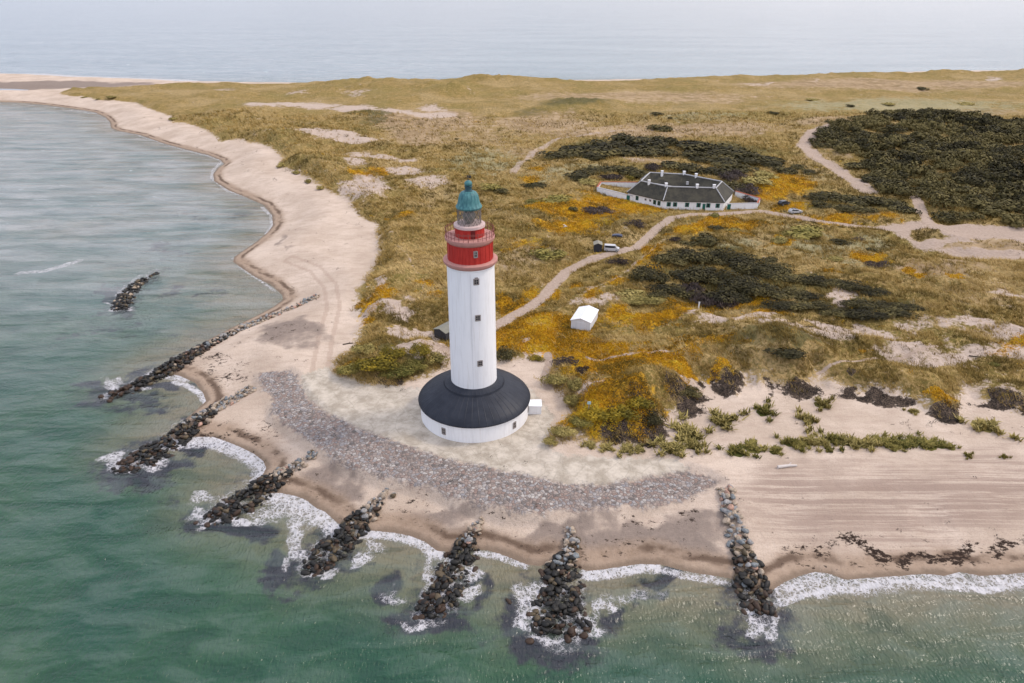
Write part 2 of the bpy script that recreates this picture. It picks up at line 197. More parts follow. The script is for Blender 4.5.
# ------------------------------------------------------------------ node helper
class NB:
    def __init__(s, name):
        s.m = bpy.data.materials.new(name); s.m.use_nodes = True; s.t = s.m.node_tree; s.t.nodes.clear()
        s.out = s.n('ShaderNodeOutputMaterial'); s.b = s.n('ShaderNodeBsdfPrincipled'); s.l(s.b.outputs[0], s.out.inputs[0])
    def n(s, k, **kw):
        o = s.t.nodes.new(k)
        for a, v in kw.items(): setattr(o, a, v)
        return o
    def l(s, a, b): s.t.links.new(a, b)
    def set(s, i, v):
        if isinstance(v, bpy.types.NodeSocket): s.l(v, i)
        elif isinstance(v, (tuple, list)) and i.type == 'RGBA': i.default_value = (*v[:3], 1)
        else: i.default_value = v
    def math(s, op, a, b=0.0, c=None, clamp=False):
        o = s.n('ShaderNodeMath', operation=op, use_clamp=clamp); s.set(o.inputs[0], a); s.set(o.inputs[1], b)
        if c is not None: s.set(o.inputs[2], c)
        return o.outputs[0]
    def add(s, a, b): return s.math('ADD', a, b)
    def mul(s, a, b): return s.math('MULTIPLY', a, b)
    def sub(s, a, b): return s.math('SUBTRACT', a, b)
    def ss(s, lo, hi, v):
        o = s.n('ShaderNodeMapRange', interpolation_type='SMOOTHSTEP'); inv = lo > hi
        if inv: lo, hi = hi, lo
        s.set(o.inputs[0], v); o.inputs[1].default_value = lo; o.inputs[2].default_value = hi
        o.inputs[3].default_value = 1.0 if inv else 0.0; o.inputs[4].default_value = 0.0 if inv else 1.0
        return o.outputs[0]
    def mix(s, f, a, b, mode='MIX'):
        o = s.n('ShaderNodeMix', data_type='RGBA', blend_type=mode)
        s.set(o.inputs[0], f); s.set(o.inputs[6], a); s.set(o.inputs[7], b); return o.outputs[2]
    def attr(s, name, col=False):
        o = s.n('ShaderNodeAttribute', attribute_name=name); return o.outputs['Color' if col else 'Fac']
    def pos(s): return s.n('ShaderNodeNewGeometry').outputs['Position']
    def objc(s): return s.n('ShaderNodeTexCoord').outputs['Object']
    def map(s, v, sc=(1, 1, 1), rot=0.0):
        o = s.n('ShaderNodeMapping'); s.l(v, o.inputs[0]); o.inputs['Scale'].default_value = sc; o.inputs['Rotation'].default_value = (0, 0, rot); return o.outputs[0]
    def noise(s, v, scale, detail=4.0, rough=.55, dist=0.0, col=False):
        o = s.n('ShaderNodeTexNoise'); s.l(v, o.inputs['Vector']); o.inputs['Scale'].default_value = scale; o.inputs['Detail'].default_value = detail
        o.inputs['Roughness'].default_value = rough; o.inputs['Distortion'].default_value = dist; return o.outputs['Color' if col else 0]
    def vor(s, v, scale, feature='F1', out='Distance', rnd=1.0):
        o = s.n('ShaderNodeTexVoronoi', feature=feature); s.l(v, o.inputs['Vector']); o.inputs['Scale'].default_value = scale; o.inputs['Randomness'].default_value = rnd; return o.outputs[out]
    def bump(s, h, strength=.5, dist=.1, prev=None):
        o = s.n('ShaderNodeBump'); s.set(o.inputs['Height'], h); o.inputs['Strength'].default_value = strength; o.inputs['Distance'].default_value = dist
        if prev is not None: s.l(prev, o.inputs['Normal'])
        return o.outputs[0]
    def ramp(s, f, stops):
        o = s.n('ShaderNodeValToRGB'); s.l(f, o.inputs[0]); r = o.color_ramp
        while len(r.elements) < len(stops): r.elements.new(.5)
        for e, (p, c) in zip(r.elements, stops): e.position = p; e.color = (*c, 1)
        return o.outputs[0]
    def fin(s, col, rough=.8, normal=None, spec=None, metal=None):
        s.set(s.b.inputs['Base Color'], col); s.set(s.b.inputs['Roughness'], rough)
        if normal is not None: s.l(normal, s.b.inputs['Normal'])
        if spec is not None: s.set(s.b.inputs['Specular IOR Level'], spec)
        if metal is not None: s.set(s.b.inputs['Metallic'], metal)
        return s.m
def simple(name, col, rough=.7, var=.18, scale=1.5, spec=.3, bump=0.0, metal=0.0):
    b = NB(name); p = b.objc(); n = b.noise(p, scale, 5, .6)
    c = b.mix(n, tuple(v * (1 - var) for v in col), tuple(min(1, v * (1 + var)) for v in col))
    nr = b.bump(b.noise(p, scale * 4, 4), bump, .05) if bump else None
    return b.fin(c, rough, nr, spec, metal)

# ------------------------------------------------------------------ object helpers
def link(name, me, parent=None, mats=()):
    o = bpy.data.objects.new(name, me); COL.objects.link(o)
    for m in mats: me.materials.append(m)
    if parent: o.parent = parent
    return o
def tag(o, label=None, cat=None, group=None, kind=None):
    for k, v in (('label', label), ('category', cat), ('group', group), ('kind', kind)):
        if v: o[k] = v
    return o
def thing(name, loc, rz, label, cat, group=None):
    o = bpy.data.objects.new(name, None); COL.objects.link(o); o.location = loc; o.rotation_euler = (0, 0, rz); o.empty_display_size = .3
    return tag(o, label, cat, group)
def np_mesh(name, V, faces, nper):
    me = bpy.data.meshes.new(name); n = len(faces)
    me.vertices.add(len(V)); me.vertices.foreach_set('co', np.asarray(V, np.float32).ravel())
    me.loops.add(n * nper); me.loops.foreach_set('vertex_index', np.asarray(faces, np.int32).ravel())
    me.polygons.add(n); me.polygons.foreach_set('loop_start', np.arange(0, n * nper, nper, dtype=np.int32))
    me.update(calc_edges=True); return me
def smooth(me): me.polygons.foreach_set('use_smooth', np.ones(len(me.polygons), bool))
def fattr(me, name, v):
    a = me.attributes.new(name, 'FLOAT', 'POINT'); a.data.foreach_set('value', np.asarray(v, np.float32))
def part(name, bm, mat, parent, flat=True):
    me = bpy.data.meshes.new(name); bmesh.ops.recalc_face_normals(bm, faces=bm.faces); bm.to_mesh(me); bm.free()
    if not flat: smooth(me)
    return link(name, me, parent, (mat,) if not isinstance(mat, (list, tuple)) else mat)
def box(bm, x0, x1, y0, y1, z0, z1, M=None):
    v = [bm.verts.new((x, y, z)) for x in (x0, x1) for y in (y0, y1) for z in (z0, z1)]
    if M is not None:
        for q in v: q.co = M @ q.co
    for f in ((0,1,3,2),(4,6,7,5),(0,4,5,1),(2,3,7,6),(0,2,6,4),(1,5,7,3)): bm.faces.new([v[i] for i in f])
    return v
def prism(bm, base, z0, z1):
    a = [bm.verts.new((p[0], p[1], z0)) for p in base]; b = [bm.verts.new((p[0], p[1], z1)) for p in base]; n = len(base)
    for i in range(n): bm.faces.new((a[i], a[(i+1)%n], b[(i+1)%n], b[i]))
    bm.faces.new(b); bm.faces.new(a[::-1])
def lathe(bm, prof, seg=64, cap0=True, cap1=True):
    rings = []
    for r, z in prof:
        rings.append([bm.verts.new((r * math.cos(2*math.pi*i/seg), r * math.sin(2*math.pi*i/seg), z)) for i in range(seg)])
    for a, b in zip(rings, rings[1:]):
        for i in range(seg): bm.faces.new((a[i], a[(i+1)%seg], b[(i+1)%seg], b[i]))
    if cap0: bm.faces.new(rings[0][::-1])
    if cap1: bm.faces.new(rings[-1])
def bar(bm, a, b, r, seg=6, r2=None):
    a = Vector(a); b = Vector(b); d = (b - a); q = d.to_track_quat('Z', 'Y').to_matrix(); r2 = r if r2 is None else r2
    A = []; B = []
    for i in range(seg):
        t = 2 * math.pi * i / seg; o = Vector((math.cos(t), math.sin(t), 0))
        A.append(bm.verts.new(a + q @ (o * r))); B.append(bm.verts.new(b + q @ (o * r2)))
    for i in range(seg): bm.faces.new((A[i], A[(i+1)%seg], B[(i+1)%seg], B[i]))
    bm.faces.new(A[::-1]); bm.faces.new(B)
def ngon_shade(o, ang=40):
    smooth(o.data)
    bm = bmesh.new(); bm.from_mesh(o.data)
    for e in bm.edges:
        if len(e.link_faces) == 2 and e.calc_face_angle() > R(ang): e.smooth = False
    bm.to_mesh(o.data); bm.free()

# ------------------------------------------------------------------ terrain
def fan(rows, ncol, umax):
    u = np.linspace(-umax, umax, ncol); Yg, U = np.meshgrid(rows, u, indexing='ij')
    X = U * np.sqrt(Yg ** 2 + HC ** 2) ; return X.ravel(), Yg.ravel(), len(rows), ncol
def grid_faces(nr, nc, keep=None):
    i = np.arange(nr * nc).reshape(nr, nc)
    f = np.stack([i[:-1, :-1], i[:-1, 1:], i[1:, 1:], i[1:, :-1]], -1).reshape(-1, 4)
    return f if keep is None else f[keep[f].any(1)]
def compact(V, f, at_):
    used = np.zeros(len(V), bool); used[f.ravel()] = True; idx = np.cumsum(used) - 1
    return V[used], idx[f], {k: v[used] for k, v in at_.items()}
rows = [46.0]
while rows[-1] < 860: rows.append(rows[-1] + max(.3, .95 * (rows[-1] ** 2 + HC ** 2) / (F * HC)) if rows[-1] < 640 else rows[-1] + 12)
gx, gy, nr, nc = fan(np.array(rows), 1080, 1.12)
h, sh, du, ap, cb = height(gx, gy, True)
pw = np.zeros(gx.shape)
for i, (pts, w) in enumerate(PATHS):
    d = pline(gx, gy, pts, 12.0); pw = np.maximum(pw, ss(w * 1.35, w * .55, d) * (1.0, .9, .72, .55, .9, .75, .9, .8, .5, .5)[i])
lot = sdf(gx, gy, LOT, 12.0); pw = np.maximum(pw, ss(-4, 3, lot) * .95 * (1 - .9 * blobs(gx, gy, [(925,236,26,5),(1000,248,60,6,.8)])))
A = dict(shore=sh, dune=du, apron=ap, cobble=cb, path=pw, sandw=blobs(gx, gy, SANDB, 4.5), heath=blobs(gx, gy, HEATH, 4.5), lichen=blobs(gx, gy, LICHEN, 4.5), dry=blobs(gx, gy, DRYB, 4.5),
         dark=blobs(gx, gy, DARKV, 4.5), root=blobs(gx, gy, ROOTB, 4.0), wet=blobs(gx, gy, WETB, 2.0), wrack=blobs(gx, gy, WRACKB, 1.2),
         track=blobs(gx, gy, [(900,500,180,32),(1020,490,160,40),(790,490,60,22)], 2.5), tyre=np.maximum(ss(.5,.15,np.abs(pline(gx,gy,P([(320,375),(326,340),(334,310),(330,285),(315,268),(290,258)],2.5),9)-.9)), 0))
keep = sh > -14
V = np.stack([gx, gy, h], 1); f = grid_faces(nr, nc, keep)
V, f, A = compact(V, f, A)
me = np_mesh('terrain', V, f, 4); smooth(me)
for k, v in A.items(): fattr(me, k, v)

b = NB('island_ground'); p = b.pos()
nA = b.noise(p, .09, 5, .6); nB = b.noise(p, .33, 5, .65); 
def stretch(v):
    o = b.n('ShaderNodeMapRange'); b.l(v, o.inputs[0]); o.inputs[1].default_value = .30; o.inputs[2].default_value = .70; return o.outputs[0]
nC = stretch(b.noise(p, 1.4, 5, .65)); nD = stretch(b.noise(p, 5.0, 3, .6))
nW = b.noise(b.map(p, (.5, 1.6, 1), R(20)), .55, 5, .65)
sB = b.sub(nB, .5); sC = b.sub(nC, .5); sA = b.sub(nA, .5)
jag = b.add(b.mul(sB, 1.0), b.mul(sC, .3))
# sand
sand = b.mix(b.ss(.3, .7, nA), (.455, .36, .28), (.60, .49, .395)); sand = b.mix(b.mul(b.ss(.45, .7, nW), .35), sand, (.34, .25, .195))
sand = b.mix(b.mul(b.ss(.5, .75, nD), .25), sand, (.27, .195, .15))
st = b.noise(b.map(p, (.02, 1.0, 1), R(-5)), 1.3, 5, .7)
sand = b.mix(b.mul(b.attr('track'), b.add(b.mul(b.ss(.44, .56, st), .55), .25)), sand, (.27, .195, .155))
sand = b.mix(b.mul(b.attr('tyre'), .45), sand, (.36, .26, .2))
damp = b.ss(.25, .75, b.add(b.attr('wet'), b.mul(jag, .6))); sand = b.mix(b.mul(damp, .92), sand, b.mix(nC, (.175, .138, .115), (.25, .198, .165)))
shv = b.add(b.attr('shore'), b.mul(sB, 2.2))
sand = b.mix(b.mul(b.ss(5.0, 2.5, shv), .8), sand, b.mix(nC, (.25, .175, .118), (.34, .25, .18)))
sand = b.mix(b.mul(b.mul(b.ss(1.6, 2.4, shv), b.ss(3.6, 2.7, shv)), b.mul(b.ss(.42, .55, nA), .85)), sand, (.10, .065, .045))
sand = b.mix(b.mul(b.ss(1.2, .2, shv), .8), sand, (.17, .125, .09))
# grass
gr = b.mix(b.ss(.3, .7, nB), (.175, .118, .030), (.325, .22, .08)); nF = b.noise(p, .028, 5, .6); gr = b.mix(b.mul(b.ss(.45, .68, nA), .7), gr, b.mix(nC, (.105, .078, .022), (.19, .135, .036))); gr = b.mix(b.mul(b.ss(.48, .66, nF), .6), gr, b.mix(nC, (.31, .22, .105), (.43, .315, .16))); gr = b.mix(b.mul(b.ss(.52, .36, nF), .55), gr, b.mix(nC, (.135, .11, .028), (.23, .18, .05)))  # patchy greens and straw; dark olive patches also paint in shaded hollows
gr = b.mix(b.mul(b.ss(.52, .75, nC), .55), gr, (.42, .295, .135)); gr = b.mix(b.mul(b.ss(.5, .3, nC), .6), gr, (.12, .10, .03))
nz = b.noise(p, .21, 6, .7); nF_ = b.noise(b.map(p, (.4, 1, 1), R(5)), .06, 5, .65)
gr = b.mix(b.ss(.35, .8, b.add(b.attr('dry'), b.mul(b.sub(nz, .5), 1.2))), gr, b.mix(b.ss(.35, .65, b.add(b.mul(nz, .6), b.mul(nF_, .4))), (.20, .135, .07), (.40, .29, .17)))
gr = b.mix(b.mul(b.ss(.4, .8, b.add(b.attr('lichen'), b.mul(b.sub(nz, .5), 2.2))), .6), gr, b.mix(nC, (.2, .19, .095), (.36, .34, .22)))
gr = b.mix(b.mul(b.ss(.4, .75, b.add(b.attr('dark'), b.mul(jag, .9))), .8), gr, b.mix(nC, (.045, .042, .016), (.11, .10, .035)))
hw = b.ss(.30, .62, b.add(b.attr('heath'), b.add(b.mul(jag, 1.1), b.mul(sA, .9))))
hc = b.mix(b.ss(.35, .6, nB), (.41, .18, .013), (.58, .33, .02)); hc = b.mix(b.ss(.5, .3, nC), hc, (.16, .10, .02)); hc = b.mix(b.mul(b.ss(.58, .75, nz), .6), hc, (.22, .17, .04))
hc = b.mix(b.mul(b.ss(.5, .68, nA), .7), hc, b.mix(nC, (.17, .115, .03), (.33, .22, .05)))
gr = b.mix(hw, gr, hc)
bare = b.ss(.32, .80, b.add(b.attr('sandw'), b.add(b.mul(jag, 1.7), b.mul(b.sub(nz, .5), 1.2))))
bare = b.math('MAXIMUM', bare, b.mul(b.ss(.635, .70, b.add(nz, b.mul(sC, .12))), .75))
gr = b.mix(bare, gr, b.mix(nC, (.36, .28, .22), (.50, .40, .33)))
vg = b.ss(-.6, .9, b.add(b.attr('dune'), b.add(b.mul(sB, 6.0), b.mul(sC, 3.0))))
c = b.mix(vg, sand, gr)
c = b.mix(b.ss(.42, .62, b.add(b.attr('root'), b.mul(jag, 2.0))), c, b.mix(b.ss(.2, .8, nD), (.02, .015, .013), (.13, .095, .07)))
wr = b.noise(b.map(p, (.6, 1, 1), R(20)), 1.5, 6, .78); wk = b.ss(.515, .56, b.add(b.mul(b.attr('wrack'), .135), b.mul(wr, .82)))
c = b.mix(b.mul(wk, b.ss(.05, .3, b.attr('wrack'))), c, (.03, .019, .014))
c = b.mix(b.mul(b.ss(.66, .70, b.add(wr, b.mul(b.ss(9, 2, b.attr('shore')), .07))), b.mul(b.ss(14, 6, b.attr('shore')), b.ss(1, 2, b.attr('shore')))), c, (.06, .04, .03))
pn = b.ss(.35, .65, b.add(b.attr('path'), b.mul(jag, .9)))
c = b.mix(pn, c, b.mix(nC, (.31, .235, .18), (.43, .335, .27)))
# concrete
cr = b.vor(b.add(b.n('ShaderNodeVectorMath', operation='SCALE').outputs[0], 0) if False else p, .28, 'DISTANCE_TO_EDGE', 'Distance')
con = b.mix(b.ss(.35, .65, nB), (.36, .31, .245), (.56, .495, .41)); con = b.mix(b.mul(b.ss(.48, .7, nA), .5), con, (.56, .49, .42)); con = b.mix(b.mul(b.ss(.35, .9, nC), .22), con, (.25, .21, .165)); con = b.mix(b.mul(b.ss(.03, .0, cr), .25), con, (.2, .18, .14))
c = b.mix(b.ss(-.4, .25, b.add(b.attr('apron'), b.mul(sC, 1.2))), c, con)
# cobbles
cv = b.vor(p, 1.9, 'F1', 'Color'); sep = b.n('ShaderNodeSeparateColor'); b.l(cv, sep.inputs[0])
stone = b.ramp(sep.outputs[0], [(0, (.12, .11, .105)), (.25, (.31, .26, .23)), (.45, (.26, .18, .15)), (.62, (.38, .33, .295)), (.8, (.25, .245, .255)), (1, (.50, .46, .42))])
stone = b.mix(b.mul(nC, .4), stone, (.22, .185, .165)); ce = b.vor(p, 1.9, 'DISTANCE_TO_EDGE', 'Distance'); stone = b.mix(b.mul(b.ss(.1, .02, ce), .75), stone, (.13, .105, .09))
stone = b.mix(b.mul(b.ss(.5, .7, nA), .35), stone, (.24, .19, .165))
cm = b.ss(-.6, .7, b.add(b.attr('cobble'), b.add(b.mul(sB, 3.0), b.mul(sC, 1.0))))
c = b.mix(cm, c, stone)
hgt = b.add(b.mul(nC, .5), b.add(b.mul(nD, .3), b.mul(b.mul(b.ss(.0, .25, ce), cm), .8)))
nrm = b.bump(hgt, .6, .25); nrm = b.bump(b.mul(b.attr('track'), st), .5, .15, nrm)
mat_ground = b.fin(c, .95, nrm, .12)
me.materials.append(mat_ground)
tag(link('terrain', me), kind='structure')

# ------------------------------------------------------------------ sea
rows = [14.0]
while rows[-1] < 16000:
    y0 = rows[-1]; rows.append(y0 + (max(.35, 1.0 * (y0 ** 2 + HC ** 2) / (F * HC)) if y0 < 760 else max(12, y0 * .06)))
sx, sy, nr, nc = fan(np.array(rows), 900, 1.25)
ssh = sdf(sx, sy, SHORE, 60.0)
fo = np.zeros(sx.shape)
for pts, w, k in FOAM:
    d = pline(sx, sy, pts, 30.0); fo = np.maximum(fo, k * ss(w * 1.7, w * .15, d))
fo = np.maximum(fo, .9 * blobs(sx, sy, FOAMB, 0.0))
gw = np.zeros(sx.shape); gf = np.zeros(sx.shape)
for key, (pts, zr, _) in GROYNES.items():
    n = len(pts); k0 = 0 if key == 'detached' else n // 2
    for i in range(k0, n - 1):
        a = unp(pts[i][0], pts[i][1], 0); c_ = unp(pts[i+1][0], pts[i+1][1], 0); w = pts[i+1][2] / ppm(a[1], 0)
        near = (np.abs(sx - a[0]) < 25) & (np.abs(sy - a[1]) < 25); kk = np.nonzero(near)[0]
        d = np.sqrt(seg_d2(sx[kk], sy[kk], a, c_)[0]); t = (i - k0 + 1) / (n - k0)
        gw[kk] = np.maximum(gw[kk], ss(w + 7.5, w * 1.1, d) * (.5 + .5 * t)); gf[kk] = np.maximum(gf[kk], ss(w + 1.6, w * .9, d) * (.5 + .35 * t))
fo = np.maximum(fo, gf * (.55 + .6 * (fbm(sx / 3.5, sy / 3.5, 5, 3) - .5)))
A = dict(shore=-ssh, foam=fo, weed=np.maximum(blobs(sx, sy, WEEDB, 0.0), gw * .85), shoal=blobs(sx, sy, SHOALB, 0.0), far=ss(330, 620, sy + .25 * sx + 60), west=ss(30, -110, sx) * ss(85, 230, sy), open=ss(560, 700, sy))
keep = (ssh < 4); V = np.stack([sx, sy, np.zeros_like(sx)], 1); f = grid_faces(nr, nc, keep); V, f, A = compact(V, f, A)
me = np_mesh('sea', V, f, 4); smooth(me)
for k, v in A.items(): fattr(me, k, v)
b = NB('sea_water'); p = b.pos()
w1 = b.noise(b.map(p, (.35, 1.0, 1), R(-12)), .30, 3, .5, .6); w2 = b.noise(b.map(p, (.5, 1.0, 1), R(-24)), .85, 3, .55, .5); w3 = b.noise(b.map(p, (1.5, .6, 1), R(28)), 1.9, 2, .5)
w0 = b.noise(b.map(p, (.25, 1.0, 1), R(-6)), .11, 2, .5, .4)
nA = b.noise(p, .035, 4, .55); nB = b.noise(p, .16, 4, .6); nC = b.noise(p, .8, 4, .6)
sd = b.add(b.attr('shore'), b.mul(b.sub(nB, .5), 6.0))
deep = b.mix(b.ss(.35, .65, nA), (.013, .060, .036), (.030, .080, .040))
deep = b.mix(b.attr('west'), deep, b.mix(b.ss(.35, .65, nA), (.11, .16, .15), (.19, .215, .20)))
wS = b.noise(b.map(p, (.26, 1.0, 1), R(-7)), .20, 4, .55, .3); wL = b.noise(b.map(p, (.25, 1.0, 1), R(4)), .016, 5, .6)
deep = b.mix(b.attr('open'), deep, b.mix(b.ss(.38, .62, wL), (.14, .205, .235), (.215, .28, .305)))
c = b.mix(b.ss(18, 5, sd), deep, (.115, .118, .072)); c = b.mix(b.mul(b.ss(9, 1.5, sd), .7), c, (.19, .16, .11))
c = b.mix(b.mul(b.ss(.3, .8, b.add(b.attr('shoal'), b.mul(b.sub(nB, .5), .7))), .75), c, b.mix(b.attr('west'), (.16, .145, .09), (.25, .235, .195)))
c = b.mix(b.mul(b.ss(.35, .75, b.add(b.mul(b.attr('weed'), .85), b.add(b.mul(b.sub(nB, .5), 1.4), b.mul(b.sub(nC, .5), .7)))), .95), c, b.mix(nC, (.012, .013, .024), (.038, .036, .045)))
c = b.mix(b.mul(b.ss(.45, .65, w1), .28), c, (.12, .165, .14)); c = b.mix(b.mul(b.ss(.5, .35, w1), .35), c, (.012, .04, .028)); c = b.mix(b.mul(b.attr('west'), b.mul(b.ss(.42, .66, w0), .4)), c, (.34, .35, .35))  # light crests and dark troughs of the waves painted into the water colour
c = b.mix(b.mul(b.ss(.25, .9, b.attr('foam')), .35), c, (.30, .29, .29))
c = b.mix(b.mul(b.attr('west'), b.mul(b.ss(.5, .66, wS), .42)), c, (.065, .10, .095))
c = b.mix(b.mul(b.ss(.5, .36, wS), b.mul(b.attr('west'), .35)), c, (.36, .37, .36))  # bands of sky reflection on the western waves, painted dark and pale
# foam: lacy strings that close up where the foam is thick
wv = b.n('ShaderNodeVectorMath', operation='MULTIPLY_ADD'); b.l(b.noise(p, 1.6, 3, .6, 0, True), wv.inputs[0]); wv.inputs[1].default_value = (1.1, 1.1, 0); b.l(p, wv.inputs[2])
l1 = b.vor(wv.outputs[0], 2.7, 'DISTANCE_TO_EDGE', 'Distance'); l2 = b.vor(wv.outputs[0], 1.05, 'DISTANCE_TO_EDGE', 'Distance')
fe = b.add(b.attr('foam'), b.mul(b.sub(nC, .5), 1.5))
fm = b.math('MAXIMUM', b.ss(-.02, .05, b.sub(b.mul(fe, .125), l1)), b.mul(b.ss(-.02, .06, b.sub(b.mul(fe, .15), l2)), .9))
fm = b.math('MAXIMUM', fm, b.ss(1.12, 1.5, fe))
fm = b.mul(fm, b.mul(b.ss(.12, .5, b.attr('foam')), b.add(.7, b.mul(b.ss(.3, .7, nC), .3))))
caps = b.mul(b.ss(.705, .76, b.add(w1, b.mul(b.sub(nC, .5), .25))), b.mul(b.attr('west'), .35))
fm = b.math('MAXIMUM', fm, caps)
c = b.mix(b.mul(fm, .92), c, (.58, .565, .58))
calm = b.sub(1.0, b.mul(b.attr('open'), .55))
hh = b.add(b.mul(w0, 2.2), b.add(b.mul(w1, .9), b.add(b.mul(w2, .42), b.mul(w3, .30))))
bn = b.n('ShaderNodeBump'); b.l(hh, bn.inputs['Height']); b.l(calm, bn.inputs['Strength']); bn.inputs['Distance'].default_value = .86
bn2 = b.bump(fm, .5, .15, bn.outputs[0])
b.b.inputs['IOR'].default_value = 1.333
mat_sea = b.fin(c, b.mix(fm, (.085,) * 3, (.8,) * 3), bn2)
me.materials.append(mat_sea)
tag(link('sea', me), kind='structure')

lq = [(-60,87.8),(-20,88.2),(15,88.9),(29,89.8),(27,90.8),(5,91.3),(-60,91.6)]
b = NB('still_pool_water'); mat_pool = b.fin((.16, .16, .16), .06, b.bump(b.noise(b.pos(), .8, 3), .1, .05))
lm = bpy.data.meshes.new('lagoon'); lm.from_pydata([(*unp(x, y, 1.6), 1.6) for x, y in lq], [], [tuple(range(len(lq)))]); lm.materials.append(mat_pool); tag(link('lagoon', lm), kind='structure')

# ------------------------------------------------------------------ ground vegetation (grass and heath that nobody could count)
def sample_faces(weight, n):
    T = bpy.data.objects['terrain'].data; nv = len(T.vertices)
    vv = np.empty(nv * 3, np.float32); T.vertices.foreach_get('co', vv); vv = vv.reshape(-1, 3)
    ff = np.empty(len(T.polygons) * 4, np.int32); T.polygons.foreach_get('vertices', ff); ff = ff.reshape(-1, 4)
    q = vv[ff]; ar = np.linalg.norm(np.cross(q[:, 1] - q[:, 0], q[:, 3] - q[:, 0]), axis=1)
    w = ar * weight[ff].mean(1); w = w / w.sum(); k = rng.choice(len(ff), n, p=w)
    s, t = rng.random(n)[:, None], rng.random(n)[:, None]; Q = q[k]
    return (Q[:, 0] * (1-s) + Q[:, 1] * s) * (1-t) + (Q[:, 3] * (1-s) + Q[:, 2] * s) * t, ff[k][:, 0]
T = bpy.data.objects['terrain'].data
def ga(n):
    o = np.empty(len(T.vertices), np.float32); T.attributes[n].data.foreach_get('value', o); return o.astype(float)
vv = np.empty(len(T.vertices) * 3, np.float32); T.vertices.foreach_get('co', vv); vv = vv.reshape(-1, 3).astype(float)
vx, vy = vv[:, 0], vv[:, 1]
inview = (np.abs(vx) < .85 * np.sqrt(vy**2 + HC**2)) & (vy < 420)
lod = 1 / (1 + (vy / 150) ** 3)
clump = ss(.38, .62, fbm(vx / 3.2, vy / 3.2, 61, 3))
aV = ga('dune'); bareW = np.clip(ga('sandw') + .5 * (fbm(vx / 4, vy / 4, 8, 3) - .5), 0, 1)
vegw = ss(-.3, 1.5, aV + 5 * (fbm(vx / 4, vy / 4, 71, 3) - .5)) * (1 - .82 * ss(.35, .7, bareW)) * (1 - ss(.2, .5, ga('path'))) * (1 - ss(-.5, .5, ga('apron'))) * (1 - ss(-.5, .5, ga('cobble')))
def blades(pts, nb, L, W, lean, seedcol):
    n = len(pts); k = n * nb
    base = np.repeat(pts, nb, 0) + np.concatenate([rng.normal(0, .22, (k, 2)), np.zeros((k, 1))], 1)
    a = rng.random(k) * 2 * np.pi; l = np.repeat(L, nb) * (.6 + .8 * rng.random(k)); ln = lean * (.4 + rng.random(k)); w = np.repeat(W, nb)
    wind = np.array([-.25, .12])
    tip = base + np.stack([np.cos(a) * l * ln + wind[0] * l, np.sin(a) * l * ln + wind[1] * l, l * .75], 1)
    sd_ = np.stack([-np.sin(a) * w / 2, np.cos(a) * w / 2, np.zeros(k)], 1)
    V = np.stack([base - sd_, base + sd_, tip], 1).reshape(-1, 3); V[:, 2] -= .03
    return V, np.arange(k * 3).reshape(-1, 3), np.repeat(np.repeat(seedcol, nb) + rng.normal(0, .075, k), 3)
wg = vegw * inview * lod * (.2 + .8 * clump) * (1 - .9 * ss(.35, .6, ga('heath'))) * (1 - .6 * ss(.4, .7, ga('dry')))
pts, fi = sample_faces(wg, 90000)
sc = 1 + pts[:, 1] / 260
V, f, cc = blades(pts, 5, .55 * sc * (.7 + .6 * rng.random(len(pts))), .07 * sc, .75, fbm(pts[:, 0] / 5, pts[:, 1] / 5, 90, 3) + .9 * (fbm(pts[:, 0] / 22, pts[:, 1] / 22, 91, 3) - .5) + .1 * rng.normal(0, 1, len(pts)))
me = np_mesh('marram_grass', V, f, 3); fattr(me, 'tone', cc)
b = NB('grass_blade'); t_ = b.attr('tone'); g = b.ramp(t_, [(0.05, (.09, .065, .019)), (.4, (.205, .14, .037)), (.6, (.34, .228, .068)), (.95, (.54, .39, .17))])
me.materials.append(b.fin(g, .8, None, .1)); tag(link('marram_grass', me), kind='stuff', label='olive and straw coloured marram grass covering the dunes', cat='grass')
def tufts_quads(pts, m, size, up):       # m little leaf quads per point, in a low cushion
    n = len(pts); k = n * m
    c0 = np.repeat(pts, m, 0); s = np.repeat(size, m)
    off = rng.normal(0, 1, (k, 3)); off /= np.linalg.norm(off, axis=1)[:, None]; off[:, 2] = np.abs(off[:, 2]) * up
    c0 = c0 + off * s[:, None]
    a = rng.normal(0, 1, (k, 3)); a /= np.linalg.norm(a, axis=1)[:, None]; bb = np.cross(a, rng.normal(0, 1, (k, 3))); bb /= np.linalg.norm(bb, axis=1)[:, None]
    e = s[:, None] * .33
    return np.stack([c0 - a*e, c0 + bb*e, c0 + a*e], 1).reshape(-1, 3), np.arange(k*3).reshape(-1, 3)
wh = vegw * inview * lod * ss(.24, .5, ga('heath') + .9 * (fbm(vx / 2.6, vy / 2.6, 64, 3) - .5))
pts, fi = sample_faces(wh, 45000); size = .26 * (.6 + .8 * rng.random(len(pts))) * (1 + pts[:, 1] / 300)
V, f = tufts_quads(pts, 6, size, .8); cc = np.repeat(fbm(pts[:, 0] / 6, pts[:, 1] / 6, 95, 3) + rng.normal(0, .13, len(pts)), 18)
me = np_mesh('heath', V, f, 3); fattr(me, 'tone', cc)
b = NB('heath_leaf'); g = b.ramp(b.attr('tone'), [(.15, (.12, .085, .018)), (.33, (.33, .18, .014)), (.46, (.48, .235, .012)), (.68, (.62, .37, .018)), (.95, (.56, .42, .05))])
me.materials.append(b.fin(g, .8, None, .1)); tag(link('heath', me), kind='stuff', label='orange and yellow autumn heath creeping over the dunes', cat='ground cover')
wr_ = ss(.45, .8, ga('root') + 1.6 * (fbm(vx / 1.6, vy / 1.6, 66, 3) - .5)) * inview
